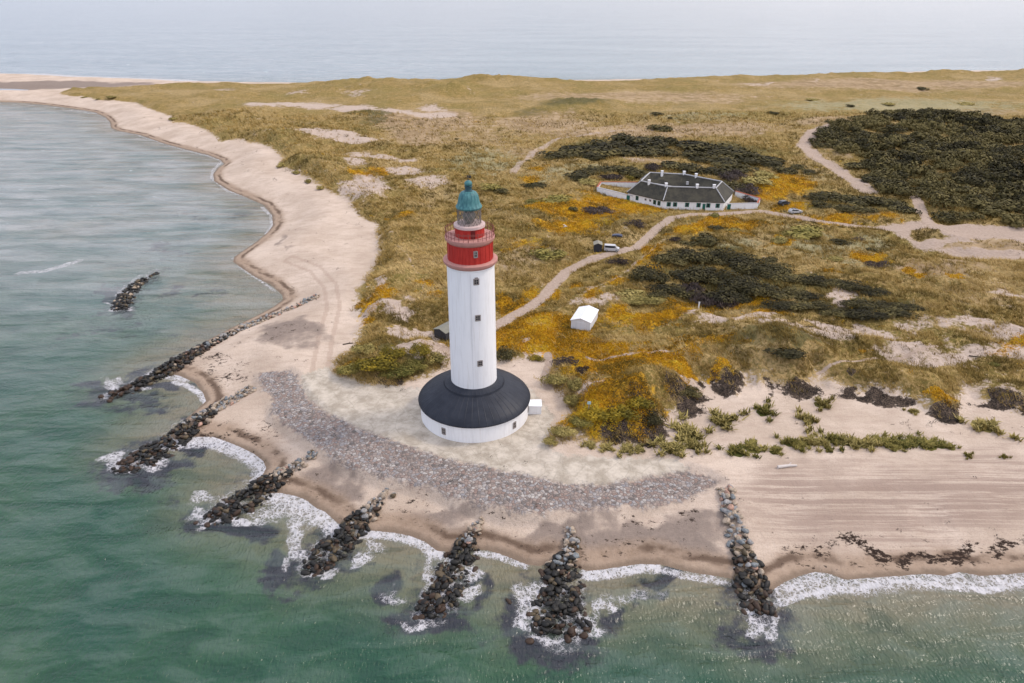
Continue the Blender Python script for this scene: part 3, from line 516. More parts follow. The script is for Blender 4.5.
pts, fi = sample_faces(wr_, 4500); V, f = tufts_quads(pts, 6, .3 * (.6 + .8 * rng.random(len(pts))), .9)
me = np_mesh('undergrowth', V, f, 3); me.materials.append(simple('dark_root', (.035, .028, .024), .9, .5, 3))
tag(link('undergrowth', me), kind='stuff', label='dark twigs and roots hanging over the eroded dune edge', cat='undergrowth')

# ------------------------------------------------------------------ shrubs
def foliage_material(name, c0, c1, c2):
    b = NB(name); p = b.pos(); oi = b.n('ShaderNodeObjectInfo').outputs['Random']; t = b.attr('tone')
    g = b.ramp(b.add(t, b.mul(b.sub(oi, .5), .35)), [(.1, c0), (.5, c1), (.95, c2)]); return b.fin(g, .8, None, .12)
M_dark = foliage_material('dark_leaf', (.018, .017, .010), (.048, .042, .018), (.15, .122, .045))
M_green = foliage_material('green_leaf', (.07, .072, .016), (.19, .16, .042), (.34, .275, .08))
M_gold = foliage_material('golden_leaf', (.07, .06, .012), (.20, .15, .018), (.36, .24, .02))
M_grey = foliage_material('bare_twig', (.035, .027, .025), (.085, .065, .058), (.15, .12, .105))
M_olive = foliage_material('olive_leaf', (.12, .10, .03), (.28, .225, .07), (.44, .35, .13))
M_bark = simple('bark', (.06, .045, .035), .9, .3, 4)
def leaf_shrub(n, lumps, leaf, seed, twig=0.0):
    r_ = np.random.default_rng(seed); C = []
    for i in range(lumps):
        a = r_.random() * 2 * np.pi; d = .62 * np.sqrt(r_.random()); s = .28 + .26 * r_.random()
        C.append((d * math.cos(a), d * math.sin(a), .18 + .5 * r_.random() * (1 - d * .6), s))
    C = np.array(C); k = r_.choice(lumps, n, p=C[:, 3]**2 / (C[:, 3]**2).sum())
    o = r_.normal(0, 1, (n, 3)); o /= np.linalg.norm(o, axis=1)[:, None]; o[:, 2] = np.where(r_.random(n) < .7, np.abs(o[:, 2]), o[:, 2])
    rad = C[k, 3] * (.72 + .36 * r_.random(n)); c = C[k, :3] + o * rad[:, None] * np.array([1, 1, .8]); c[:, 2] = np.maximum(c[:, 2], .0 + .1 * r_.random(n))
    a = r_.normal(0, 1, (n, 3)); a = a - (a * o).sum(1)[:, None] * o * .6; a /= np.linalg.norm(a, axis=1)[:, None]
    if twig: a = a * .5 + np.array([0, 0, 1.0]) * twig; a /= np.linalg.norm(a, axis=1)[:, None]
    bb = np.cross(a, o); bb /= (np.linalg.norm(bb, axis=1)[:, None] + 1e-6); e = leaf * (.6 + .8 * r_.random(n))[:, None]
    wd = .18 if twig else .6
    V = np.stack([c - a*e, c + bb*e*wd, c + a*e, c - bb*e*wd], 1).reshape(-1, 3); f = np.arange(n*4).reshape(-1, 4)
    tone = np.repeat(.5 + .5 * (r_.random(lumps)[k] - .5) + r_.normal(0, .13, n), 4)
    # a few stems
    SV = []; SF = []
    for i in range(7):
        t = C[i % lumps]; w = .022; q = len(V) + len(SV)
        SV += [(w, 0, -.06), (-w, 0, -.06), (t[0], t[1], t[2]), (0, w, -.06), (0, -w, -.06)]; SF += [(q, q+1, q+2, q+2), (q+3, q+4, q+2, q+2)]
    V = np.concatenate([V, np.array(SV)]); tone = np.concatenate([tone, np.full(len(SV), .1)])
    q = len(f); me = bpy.data.meshes.new('shrub_mesh')
    faces = [tuple(x) for x in f] + [tuple(dict.fromkeys(x)) for x in SF]
    me.from_pydata([tuple(x) for x in V], [], faces); fattr(me, 'tone', tone); return me
LEAFY = [leaf_shrub(750, 9, .10, s) for s in (1, 2, 3, 4)]; TWIGGY = [leaf_shrub(900, 8, .14, s, 1.2) for s in (5, 6)]
FINE = [leaf_shrub(1600, 12, .065, s) for s in (8, 9, 10)]
_shr = {}
def shrub(px, py, rx, ry, mat, label, group=None, kind='LEAFY', name='shrub', cat='shrub'):
    base = at(px, py + ry * .35); m = dict(LEAFY=LEAFY, TWIGGY=TWIGGY, FINE=FINE)[kind]; k = random.randrange(len(m))
    key = (kind, k, mat.name)
    if key not in _shr: me = m[k].copy(); me.materials.append(mat); _shr[key] = me
    o = link(name, _shr[key]); pp = ppm(base.y, base.z); r = rx / pp * (1.25 if label.find('thicket') > 0 else 1)
    y0 = unp(px, py + ry)[1]; dep = max(r * .7, min(r * 1.6, abs(unp(px, py - ry * .4)[1] - y0) * .5))
    hh = max(.35 * r, min(r * 1.1, 1.15 * ry / pp * .9))
    o.location = base - Vector((0, 0, .05 * hh)); o.scale = (r * 1.08, dep, hh); o.rotation_euler = (0, 0, random.choice((0, math.pi)) + random.uniform(-.35, .35))
    return tag(o, label, cat, group)
G = 'dark bushes of the thicket behind the white farmhouse'
for px, py, rx, ry in [(557,156,16,6),(577,150,16,7),(599,147,15,9),(624,141,15,9),(647,143,17,9),(664,141,10,9),(697,146,18,8),(724,150,17,8),(750,157,16,8),(768,163,12,7),(722,161,16,7),(740,168,16,7),(590,156,18,6),(612,153,18,7),(640,153,16,7),(662,152,12,6),(700,156,15,7),(632,151,12,6),(570,155,14,5),(710,153,14,7)]:
    shrub(px, py, rx, ry, M_dark, 'dark bush in the thicket strung out behind the white farmhouse', G)
shrub(660, 128, 9, 6, M_dark, 'round dark bush standing highest, above the thicket behind the farmhouse')
G = 'bushes crowding round the farmhouse walls'
for px, py, rx, ry, m in [(577,176,14,7,M_dark),(592,171,13,6,M_dark),(606,170,13,6,M_dark),(624,169,13,6,M_dark),(640,174,11,7,M_dark),(674,166,14,7,M_dark),(690,168,12,6,M_dark),(718,172,14,7,M_dark),(736,176,15,8,M_grey),(745,190,14,9,M_grey),(733,186,12,8,M_dark),(757,182,13,7,M_olive),(608,177,14,5,M_grey),(655,167,10,6,M_grey),(705,172,12,6,M_dark),(588,182,10,5,M_olive),(752,200,9,6,M_grey),(766,176,14,6,M_olive)]:
    kd = 'TWIGGY' if m is M_grey else 'LEAFY'; w = {'dark_leaf': 'dark leafy', 'bare_twig': 'grey bare twigged', 'olive_leaf': 'olive brown'}[m.name]
    shrub(px, py, rx, ry, m, w + ' bush crowding close round the farmhouse walls', w + ' bushes round the farmhouse', kd)
shrub(630, 177, 6, 3.5, M_gold, 'bright yellow green bush beside the farmhouse garden wall')
G = 'dark bushes in the row by the sandy road'
for px, py, rx, ry in [(815,197,13,6),(832,197,14,8),(850,201,15,8),(873,201,15,8),(893,205,14,8),(908,211,12,6),(842,208,14,5),(865,210,14,5),(822,205,10,5)]:
    shrub(px, py, rx, ry, M_dark, 'dark bush in the row between the sandy road and the white car', G)
for px, py, rx, ry, l in [(772,160,10,6,'dark bush at the right tip of the thicket behind the farmhouse'),(784,170,9,6,'dark bush on the orange heath right of the farmhouse thicket'),(798,167,6,5,'upright small dark bush right of the farmhouse thicket'),(808,172,9,3.5,'low flat dark bush left of the curving sand track'),(875,181,13,6,'separate dark bush in the bend of the sand track before the wood'),(858,166,14,5,'dark bush jutting from the left edge of the wood')]:
    shrub(px, py, rx, ry, M_dark, l)
G = 'dark bushes of the big central thicket'
for px, py, rx, ry in [(652,275,16,12),(672,259,16,9),(692,254,18,11),(712,258,17,11),(732,261,17,12),(752,268,17,12),(770,271,16,11),(687,275,18,12),(707,275,18,12),(730,281,18,12),(752,286,18,11),(667,288,16,9),(682,292,15,10),(720,296,16,12),(735,297,14,10),(778,276,16,10),(798,279,16,9),(815,281,14,8),(783,294,17,9),(805,296,15,8),(768,292,16,10),(793,305,17,6),(775,306,15,6),(812,306,14,6),(660,296,10,7)]:
    shrub(px, py, rx, ry, M_dark, 'dark bush in the big thicket in the middle of the dunes', G, 'FINE')
for px, py, rx, ry in [(702,296,16,12),(714,301,17,12),(694,290,12,10),(726,303,10,9)]:
    shrub(px, py, rx, ry, M_grey, 'grey brown bare bush at the front of the big middle thicket', 'bare bushes at the front of the big middle thicket', 'TWIGGY')
for px, py, rx, ry in [(632,294,14,7),(642,301,13,6),(652,300,14,7),(628,300,8,5)]:
    shrub(px, py, rx, ry, M_olive, 'olive brown bush at the left end of the big middle thicket', 'olive bushes at the left end of the big middle thicket')
G = 'dark bushes of the narrow thicket running right'
for px, py, rx, ry in [(838,283,12,6),(856,287,14,7),(873,293,13,6),(858,304,14,5),(878,306,16,6),(900,308,15,7),(916,309,11,5),(833,313,14,4.5),(868,315,18,4),(895,314,18,4),(846,313,12,4)]:
    shrub(px, py, rx, ry, M_dark, 'dark bush in the low narrow thicket right of the big one', G, 'FINE')
SC = [(549,253,18,8,M_green,'wide green bush on the dune left of the dirt track'),(617,261,12,5,M_grey,'dark twiggy bush on the near verge of the dirt track below the van'),(704,239,11,9,M_dark,'tall dark bush above the middle thicket'),(687,243,9,4.5,M_dark,'low dark bush left of the tall one above the middle thicket'),(716,228,9,4,M_dark,'dark bush on heath below the farmhouse front'),(733,231,9,4,M_olive,'olive bush right of the dark one below the farmhouse front'),(602,211,18,6,M_grey,'broad brown twiggy bush on the heath below the garden wall'),(634,224,11,6,M_grey,'dark brown bush beside the top of the dirt track'),(672,240,7,4,M_grey,'small brown bush left of the low dark one above the middle thicket'),(714,215,6,3.5,M_green,'small round green bush on the road edge before the farmhouse'),(535,186,17,4.5,M_dark,'long low dark bush at left edge of the orange heath'),(556,200,18,5,M_green,'long green bush under the low dark one on the heath'),(533,203,10,4,M_green,'small green bush left of the long green one'),(573,209,5,4,M_dark,'small dark bush alone among orange heath'),(528,161,3,2.2,M_dark,'tiny dark bush by the bend of the far sand track'),(490,188,12,5,M_green,'green bush just right of the lighthouse dome'),(501,191,8,4.5,M_dark,'dark bush touching the green one right of the lighthouse dome'),(457,139,2.5,1.8,M_dark,'tiny dark bush far above the lighthouse dome'),(850,106,4.5,2.2,M_dark,'dark dot of a bush on the pale far dunes'),(923,88.5,6,2,M_dark,'flat dark bush near the far right dune crest'),(813,100,7,2,M_olive,'olive bush on the pale dunes left of the dark dot'),(772,114,4.5,2.5,M_dark,'dark bush on the far plain above the farmhouse thicket'),(865,122,3,2.5,M_dark,'small bush just above the left tip of the wood'),(670,118,2.5,2,M_dark,'tiny dark bush on the far plain above the farmhouse'),(657,114,7,2,M_dark,'low dark scrub on the far plain above the farmhouse'),(802,232,24,8,M_green,'broad yellow green bush below the parked cars'),(779,240,9,5,M_olive,'olive bush at the left of the broad yellow green one'),(840,243,12,3.5,M_dark,'flat dark bush on pale lichen dune right of the broad one'),(858,239,6,3,M_grey,'small grey bush above the flat dark one on pale dune'),(871,250,5,3,M_dark,'small round dark bush on the pale dune slope'),(878,264.5,11,3,M_grey,'flat grey bush above the narrow right thicket'),(770,259,7,4,M_dark,'dark bush just above the right part of the middle thicket'),(833,259,9,3.5,M_olive,'olive bush on the pale dune above the narrow thicket'),(785,351,22,7,M_dark,'dark low bush in the hollow of the right near dune'),(993,364,7,3,M_green,'bright green bush on the bare sand near the right edge'),(966,104,8,2,M_olive,'olive bush on the pale dunes above the wood'),(585,99,4,1.6,M_dark,'dark speck of a bush on the far middle dune'),(888,104,7,2,M_olive,'olive bush between the dark dot and the wood')]
for px, py, rx, ry, m, l in SC: shrub(px, py, rx, ry, m, l, None, 'TWIGGY' if m is M_grey else 'LEAFY')
# bushes by the tower
for px, py, rx, ry, m, l in [(372,363,24,12,M_gold,'golden green bush at the middle of the mound left of the lighthouse'),(348,369,15,9,M_green,'green bush at the left tip of the mound left of the lighthouse'),(397,371,20,9,M_green,'dark green bush at the right foot of the mound left of the lighthouse'),(392,353,15,8,M_gold,'yellowish bush at the top of the mound left of the lighthouse'),(366,350,14,7,M_olive,'olive bush at the upper left of the mound left of the lighthouse'),(420,350,12,8,M_gold,'golden bush just left of the lighthouse shaft'),(436,358,13,9,M_olive,'olive bush tucked against the lighthouse roof at left'),(418,364,12,8,M_green,'green bush between the golden one and the lighthouse roof'),(555,378,14,10,M_olive,'olive bush right of the lighthouse above the porch'),(574,384,9,12,M_olive,'tall olive bush on the dune edge right of the porch'),(570,399,9,9,M_olive,'olive bush below the tall one right of the porch'),(536,358,9,5,M_gold,'small golden bush by the path behind the lighthouse roof'),(566,362,15,7,M_grey,'dark twiggy bush on the path edge right of the lighthouse'),(586,372,10,6,M_grey,'small twiggy bush under the orange heath right of the lighthouse'),(504,354,10,9,M_dark,'dark bush close behind the lighthouse shaft at right'),(563,430,14,9,M_olive,'olive bush at the lower left foot of the orange mound'),(551,441,8,6,M_olive,'small olive bush at the corner of the concrete apron'),
    (598,414,17,11,M_gold,'golden bush left on the orange mound by the apron'),(622,412,18,12,M_gold,'golden bush in the middle of the orange mound by the apron'),(640,402,15,10,M_gold,'golden bush at the right shoulder of the orange mound'),(580,420,13,9,M_green,'green bush at the left shoulder of the orange mound'),(650,418,14,9,M_dark,'dark bush on the right flank of the orange mound'),(690,392,16,7,M_dark,'dark bush under the blowout right of the orange mound')]:
    shrub(px, py, rx, ry, m, l, None, 'TWIGGY' if m is M_grey else 'FINE')
# the wood at right: one mass
WOOD = P([(813,143),(835,131),(862,124),(885,117),(905,115),(950,117),(1000,122),(1030,124),(1250,140),(1250,228),(1024,225),(990,224),(950,219),(930,205),(905,205),(890,193),(876,178),(862,168),(872,162),(845,158),(820,152)], 4)
VV = []; FF = []; TT = []; nv = 0
bb0 = WOOD.min(0); bb1 = WOOD.max(0); cnt = 0
def mesh_np(me):
    v = np.empty(len(me.vertices) * 3, np.float32); me.vertices.foreach_get('co', v); t = np.empty(len(me.vertices), np.float32); me.attributes['tone'].data.foreach_get('value', t)
    return v.reshape(-1, 3)[:3000], t[:3000]
LN = [mesh_np(m) for m in LEAFY]
cx = rng.uniform(bb0[0], bb1[0], 9000); cy = rng.uniform(bb0[1], bb1[1], 9000)
ok = sdf(cx, cy, WOOD, 10) > (fbm(cx / 9, cy / 9, 4, 3) * 8 - 4); gap = blobs(cx, cy, [(908,131,6,4),(905,160,10,2),(925,170,8,2),(972,169,6,2),(997,172,6,3),(1018,180,8,2),(950,182,8,2),(940,187,6,2),(1000,192,6,2),(900,152,8,1.5)], 5)
cx = cx[ok & (gap < .5)][:1500]; cy = cy[ok & (gap < .5)][:1500]; chh = height(cx, cy)
for i in range(len(cx)):
    v, t = LN[i % 4]; s = 2.6 + 4.2 * rng.random() ** 1.6; hk = .42 + .5 * rng.random(); a = rng.random() * 6.28; c_, s_ = math.cos(a), math.sin(a)
    q = np.stack([(v[:, 0]*c_ - v[:, 1]*s_) * s + cx[i], (v[:, 0]*s_ + v[:, 1]*c_) * s + cy[i], v[:, 2] * s * hk + chh[i] - .2], 1)[:1600]
    VV.append(q); TT.append(t[:1600] + 1.1 * (fbm(np.array([cx[i] / 26]), np.array([cy[i] / 26]), 12, 3)[0] - .5) + rng.normal(0, .13))
V = np.concatenate(VV); me = np_mesh('woods', V, np.arange(len(V)).reshape(-1, 4), 4); fattr(me, 'tone', np.concatenate(TT)); me.materials.append(M_dark)
tag(link('woods', me), kind='stuff', label='dense dark low wood covering the plain at right', cat='woods')

# beach tufts: one clump of marram each
def tuft_mesh(seed, nb=130):
    r_ = np.random.default_rng(seed); V = []; T_ = []
    cs = r_.normal(0, .45, (16, 2))
    for i in range(nb):
        c = cs[i % 16] + r_.normal(0, .12, 2); a = r_.random() * 6.28; l = .35 + .45 * r_.random(); ln = .2 + .7 * r_.random(); w = .055
        s = np.array([-math.sin(a) * w, math.cos(a) * w, 0]); b0 = np.array([c[0], c[1], -.05]); tp = b0 + np.array([math.cos(a) * l * ln, math.sin(a) * l * ln, l * .9])
        md = (b0 + tp) / 2 + np.array([0, 0, .08]); V += [b0 - s, b0 + s, md + s * .8, md - s * .8, md - s * .8, md + s * .8, tp, tp]; T_ += [r_.random()] * 8
    for k in range(8):
        a0, a1 = k * .7854, (k + 1) * .7854; V += [(0, 0, .05), (.95*math.cos(a0), .95*math.sin(a0), -.02), (.95*math.cos(a1), .95*math.sin(a1), -.02), (0, 0, .05)]; V += [(0, 0, .05)] * 4; T_ += [.15] * 8
    V = np.array(V); f = np.arange(len(V)).reshape(-1, 4); me = bpy.data.meshes.new('marram_clump')
    me.from_pydata([tuple(v) for v in V], [], [tuple(x[:3]) if i >= 2 * nb or i % 2 else tuple(x) for i, x in enumerate(f) if not (i >= 2 * nb and i % 2)]); fattr(me, 'tone', np.array(T_)); return me
TUFTS = [tuft_mesh(s, 520) for s in (1, 2, 3)]; TM = {}
def tuft(px, py, rx, ry, mat, label, group=None):
    base = at(px, py + ry * .3); k = random.randrange(3); key = (k, mat.name)
    if key not in TM: me = TUFTS[k].copy(); me.materials.append(mat); TM[key] = me
    o = link('marram_clump', TM[key]); r = rx / ppm(base.y, base.z); o.location = base; o.scale = (r * 1.05, r * 1.25, max(.8, min(1.7, ry / ppm(base.y) * 1.1)))
    o.rotation_euler = (0, 0, random.random() * 6.28); return tag(o, label, 'grass clump', group)
for px, py, rx, ry, m, l in [(722,417,15,13,M_olive,'large loose marram clump in the middle of the bare sand right of the mound'),(686,430,15,12,M_olive,'large marram clump on the sand just right of the orange mound'),(672,446,13,9,M_olive,'marram clump at the edge of the concrete apron'),(694,445,9,8,M_olive,'small marram clump right of the one at the apron edge'),(737,449,10,6,M_green,'bright green marram clump on the sand, left of its green neighbour'),(752,445,10,5,M_green,'bright green marram clump right of its green neighbour'),(765,409,10,7,M_green,'round green clump high on the sand slope under the dune edge'),(807,418,9,9,M_olive,'upright clump on the sand slope above the long grass row'),(823,402,8,7,M_olive,'faint clump just under the eroded edge of the right dune'),(775,449,7,4,M_green,'small green clump left of the long grass row'),(987,425,13,9,M_olive,'round brown green clump alone on the sand near the right edge'),(913,411,5,2.5,M_olive,'tiny clump on the sand under the dark roots'),(968,455,4,3,M_green,'tiny clump right of the long grass row'),(1004,456,3,4,M_green,'thin upright tuft near the right edge of the beach'),(607,447,8,4,M_olive,'small clump on sand at the front of the orange mound'),(627,448,9,4,M_olive,'small clump right of its twin at the front of the orange mound'),(590,444,7,4,M_olive,'small clump at the left front of the orange mound'),(949,446,6,4,M_green,'last small clump at the right end of the long grass row'),(640,449,6,3,M_olive,'tiny clump right of the twin clumps before the orange mound')]:
    tuft(px, py, rx, ry, m, l)
for px, py, rx, ry in [(790,441,8,7),(800,444,7,5),(810,440,9,7),(822,441,8,6),(833,438,9,8),(845,441,9,7),(857,442,9,6),(867,441,10,8),(880,441,9,6),(893,441,9,6),(905,443,10,6),(916,441,9,5),(927,443,9,5),(938,443,7,4),(895,448,7,3),(830,450,4,3)]:
    tuft(px, py, rx, ry, M_green if random.random() < .7 else M_olive, 'green marram clump in the long grass row along the beach foot', 'marram clumps of the long row on the beach')
for px, py, rx, ry in [(98,99,3,1.3),(85,97,3,1.3),(112,98,5,1.5),(173,119,5,3),(282,165,5,4),(296,172,5,3),(308,181,4,4),(320,188,4,4)]:
    shrub(px, py, rx, ry, M_olive, 'tuft on the beach edge of the far left dunes', 'tufts on the beach edge of the far left dunes')

# ------------------------------------------------------------------ boulders
def rock_mesh(seed, sub=2):
    r_ = np.random.default_rng(seed); bm = bmesh.new(); bmesh.ops.create_icosphere(bm, subdivisions=sub, radius=1)
    d = [Vector(r_.normal(0, 1, 3)).normalized() for _ in range(7)]; cut = [.52 + .32 * r_.random() for _ in range(7)]
    for v in bm.verts:
        n = v.co.normalized(); k = 1.0
        for q, c in zip(d, cut):
            t = n.dot(q)
            if t > c * .9: k = min(k, c * .95 / t)
        v.co = n * (k * (1 + .05 * math.sin(5 * n.x + seed) * math.cos(4 * n.y)))
        v.co.x *= 1.12; v.co.z *= .78
    me = bpy.data.meshes.new('boulder'); bm.to_mesh(me); bm.free(); smooth(me); return me
def rock_mat(name, c, rough, spec, weed=0.0):
    b = NB(name); p = b.objc(); oi = b.n('ShaderNodeObjectInfo').outputs['Random']; n = b.noise(p, 2.6, 5, .65); n2 = b.noise(p, 9, 3, .6)
    col = b.mix(b.ss(.3, .7, n), tuple(v * .6 for v in c), tuple(v * 1.25 for v in c)); col = b.mix(b.mul(b.ss(.55, .75, n2), .4), col, tuple(v * .4 for v in c))
    return b.fin(col, rough, b.bump(n2, .35, .08), spec)
RM = dict(grey=rock_mat('grey_stone', (.28, .27, .26), .85, .25), tan=rock_mat('tan_stone', (.36, .29, .22), .85, .25), pink=rock_mat('pink_stone', (.40, .25, .19), .85, .25), blue=rock_mat('blue_grey_stone', (.19, .205, .21), .8, .25), black=rock_mat('wet_black_stone', (.013, .012, .010), .55, .35), brown=rock_mat('wet_brown_stone', (.045, .025, .014), .6, .35), ochre=rock_mat('weedy_stone', (.09, .065, .034), .55, .4))
ROCKS = [rock_mesh(s) for s in range(8)]
WHERE = {'detached': 'the detached breakwater out in the water', 'longest': 'the longest groyne at the left bay', 'second': 'the second groyne, just below the longest one', 'third': 'the third groyne, left of the foamiest cove', 'fourth': 'the groyne right of the foamiest cove', 'fifth': 'the short groyne below the lighthouse', 'sixth': 'the broad groyne at the bottom centre', 'narrow': 'the narrow groyne at the right end of the cobbles'}
allr = []
for key, (pts, zr, dryend) in GROYNES.items():
    r_ = np.random.default_rng(len(key) * 7 + 3); n = len(pts)
    W = []
    for i, (px, py, hw) in enumerate(pts):
        z = zr * (1 - i / (n - 1)) + .25; x, y = unp(px, py, z); W.append((x, y, z, hw / ppm(y, z)))
    L = 0
    for i in range(n - 1):
        a, c_ = np.array(W[i]), np.array(W[i + 1]); fat = 1.0 + .4 * ((i + .5) / n) + (.35 if key in ('longest', 'second') else 0); a[3] *= fat; c_[3] *= fat; ln = math.hypot(*(c_ - a)[:2]); wd = (a[3] + c_[3]) / 2
        m = max(2, int(ln * 2 * wd * 1.05 / .27))
        for k in range(m):
            t = r_.random(); q = a * (1 - t) + c_ * t; lat = r_.uniform(-1, 1); tt = (i + t) / (n - 1)
            nx, ny = (c_ - a)[1] / ln, -(c_ - a)[0] / ln; px_, py_ = q[0] + nx * lat * q[3], q[1] + ny * lat * q[3]
            rad = (.23 + .38 * r_.random() ** 1.8) * (1.1 if key == 'narrow' else 1.0) * (.85 if tt < .25 and key != 'narrow' else 1)
            gz = max(hz(px_, py_), -.35); crown = 1.0 * (1 - lat * lat) * min(1, q[3] / 1.6) * r_.random()
            allr.append((key, px_, py_, gz + rad * .3 + crown, rad, tt, abs(lat)))
    for k in range(10 if key != 'longest' else 6):    # outliers awash
        q = np.array(W[-1 - (k % 3)]); allr.append((key, q[0] + r_.normal(0, q[3] * .55 + .35), q[1] + r_.normal(0, .9), -.1 + .15 * r_.random(), .4 + .25 * r_.random(), .98, 1))
allr.sort(key=lambda r: -r[4] * ppm(r[2], 0))
seen = 0; rest = []
for idx, (key, x, y, z, rad, tt, lat) in enumerate(allr):
    dry = tt + random.gauss(0, .1) + .12 * lat < dict(detached=0, longest=.50, second=.42, third=.38, fourth=.36, fifth=.33, sixth=.38, narrow=.62)[key]
    u = random.random()
    if key == 'detached': tone = 'black' if u < .72 else ('ochre' if u < .9 else 'tan')
    elif dry: tone = 'tan' if u < .42 else 'grey' if u < .72 else 'blue' if u < .88 else 'pink' if u < .94 else 'ochre'
    elif tt > .86 or lat > .9: tone = 'brown' if u < .45 else 'black'
    else: tone = 'black' if u < .7 else 'brown' if u < .85 else 'ochre'
    rot = (random.uniform(-.4, .4), random.uniform(-.4, .4), random.random() * 6.28); sc = (rad * random.uniform(.95, 1.35), rad * random.uniform(.8, 1.05), rad * random.uniform(.8, 1.05))
    if idx < 300:
        k = (idx % 8, tone)
        if k not in _shr: m_ = ROCKS[idx % 8].copy(); m_.materials.append(RM[tone]); _shr[k] = m_
        o = link('boulder', _shr[k]); o.location = (x, y, z); o.rotation_euler = rot; o.scale = sc
        w = dict(tan='pale tan dry', grey='grey dry', blue='blue grey dry', pink='salmon pink dry', black='black wet', brown='reddish brown wet', ochre='ochre weedy')[tone]
        tag(o, w + ' boulder on ' + WHERE[key], 'boulder', w + ' boulders of ' + WHERE[key].replace(',', ''))
    else: rest.append((idx % 8, tone, x, y, z, rot, sc))
bm = None; VV = []; FF = []; MI = []; nv = 0; names = list(RM)
RN = []
for s in range(8):
    m_ = ROCKS[s]; v = np.empty(len(m_.vertices) * 3, np.float32); m_.vertices.foreach_get('co', v); ff = np.empty(len(m_.polygons) * 3, np.int32); m_.polygons.foreach_get('vertices', ff); RN.append((v.reshape(-1, 3), ff.reshape(-1, 3)))
from mathutils import Euler
for k, tone, x, y, z, rot, sc in rest:
    v, ff = RN[k]; Mx = np.array(Euler(rot).to_matrix()); q = (v * np.array(sc)) @ Mx.T + np.array([x, y, z]); VV.append(q); FF.append(ff + nv); nv += len(v); MI.append(np.full(len(ff), names.index(tone)))
me = np_mesh('boulders', np.concatenate(VV), np.concatenate(FF), 3); smooth(me)
for nme in names: me.materials.append(RM[nme])
me.polygons.foreach_set('material_index', np.concatenate(MI).astype(np.int32)); tag(link('boulder_rubble', me), kind='stuff', label='the many smaller looking boulders filling the groynes', cat='boulders')
print('rocks', len(allr))

# ------------------------------------------------------------------ lighthouse
def wall_white(name, tint, rust=.26):
    b = NB(name); p = b.objc(); n = b.noise(b.map(p, (1, 1, .12)), 1.4, 5, .65); n2 = b.noise(p, .5, 4, .6); n3 = b.noise(b.map(p, (2.5, 2.5, .1)), 1.6, 4, .6)
    c = b.mix(b.mul(b.ss(.46, .7, n), .5), tint, tuple(v * .82 for v in tint)); c = b.mix(b.mul(b.ss(.5, .75, n2), .25), c, tuple(v * .9 for v in tint)); c = b.mix(b.mul(b.ss(.54, .72, n3), rust), c, (.45, .40, .33))
    return b.fin(c, .55, b.bump(b.noise(p, 6, 4), .12, .05), .3)
M_white = wall_white('white_paint', (.80, .805, .82)); M_wall2 = wall_white('lime_wash', (.80, .80, .81), .2)
b = NB('red_paint'); p = b.objc(); n = b.noise(b.map(p, (2.2, 2.2, .25)), 1.6, 5, .65)
M_red = b.fin(b.mix(b.ss(.3, .75, n), (.33, .016, .012), (.46, .036, .026)), .55, b.bump(n, .15, .05), .3)
M_salmon = simple('weathered_salmon_paint', (.43, .215, .185), .7, .25, 1.6); M_rail = simple('rusty_red_iron', (.20, .06, .05), .6, .3, 5)
b = NB('black_roof_felt'); p = b.objc(); n = b.noise(p, .6, 5, .6); ang = b.n('ShaderNodeTexGradient', gradient_type='RADIAL'); b.l(p, ang.inputs[0])
st_ = b.noise(b.map(p, (1, 1, 1)), 2.5, 4, .6); c = b.mix(b.ss(.3, .7, n), (.012, .015, .024), (.022, .026, .037)); c = b.mix(b.mul(b.ss(.55, .8, st_), .5), c, (.035, .03, .028))
tri = b.math('PINGPONG', b.mul(ang.outputs[0], 48.0), .5); M_roof = b.fin(c, .5, b.bump(b.ss(.08, .0, tri), .6, .06), .25)
b = NB('verdigris_copper'); p = b.objc(); n = b.noise(b.map(p, (1.6, 1.6, .35)), 2.2, 5, .6)
M_cop = b.fin(b.mix(b.ss(.3, .7, n), (.022, .105, .12), (.07, .21, .215)), .55, None, .4)
M_dkcop = simple('dark_copper', (.03, .075, .09), .5, .3, 3); M_frame = simple('stone_grey_frame', (.26, .23, .215), .8, .2, 3); M_pane = simple('dark_window_glass', (.02, .023, .028), .12, .3, 2, .5)
M_latt = simple('lantern_bars', (.20, .165, .145), .5, .35, 4); b = NB('lantern_glass'); b.b.inputs['Alpha'].default_value = .25; M_lglass = b.fin((.22, .21, .20), .08, None, .6)
M_lens = simple('lens_prisms', (.16, .155, .13), .2, .4, 6, .7); M_iron = simple('black_iron', (.03, .03, .032), .5, .2, 4)
base_a = math.atan2(-TY, -TX)             # direction from the tower to the viewer's side
LH = thing('lighthouse', (TX, TY, TZ), 0, 'tall white round lighthouse with red top and green copper dome on wide black roofed base', 'lighthouse')
bm = bmesh.new(); lathe(bm, [(9.62, -.3), (9.6, 3.4)], 96, True, True); o = part('base_wall', bm, M_white, LH); ngon_shade(o)
prof = [(9.6, 3.12), (9.92, 3.14), (9.95, 3.34), (9.72, 3.72), (9.2, 4.2), (8.5, 4.68), (7.7, 5.14), (6.8, 5.6), (5.9, 6.02), (5.35, 6.26), (5.2, 6.6), (4.75, 6.68), (4.02, 7.1)]
bm = bmesh.new(); lathe(bm, prof, 96, True, False); o = part('base_roof', bm, M_roof, LH); ngon_shade(o, 25)
bm = bmesh.new(); lathe(bm, [(4.05, 3.1), (4.0, 5.6), (3.84, 28.2), (3.95, 28.3), (3.95, 28.6)], 72); shaft = part('shaft', bm, M_white, LH); ngon_shade(shaft)
bm = bmesh.new(); lathe(bm, [(3.9, 28.45), (4.2, 28.7), (4.38, 28.92), (4.38, 29.28), (4.2, 29.38), (3.6, 29.41)], 72); ngon_shade(part('cornice', bm, M_salmon, LH))
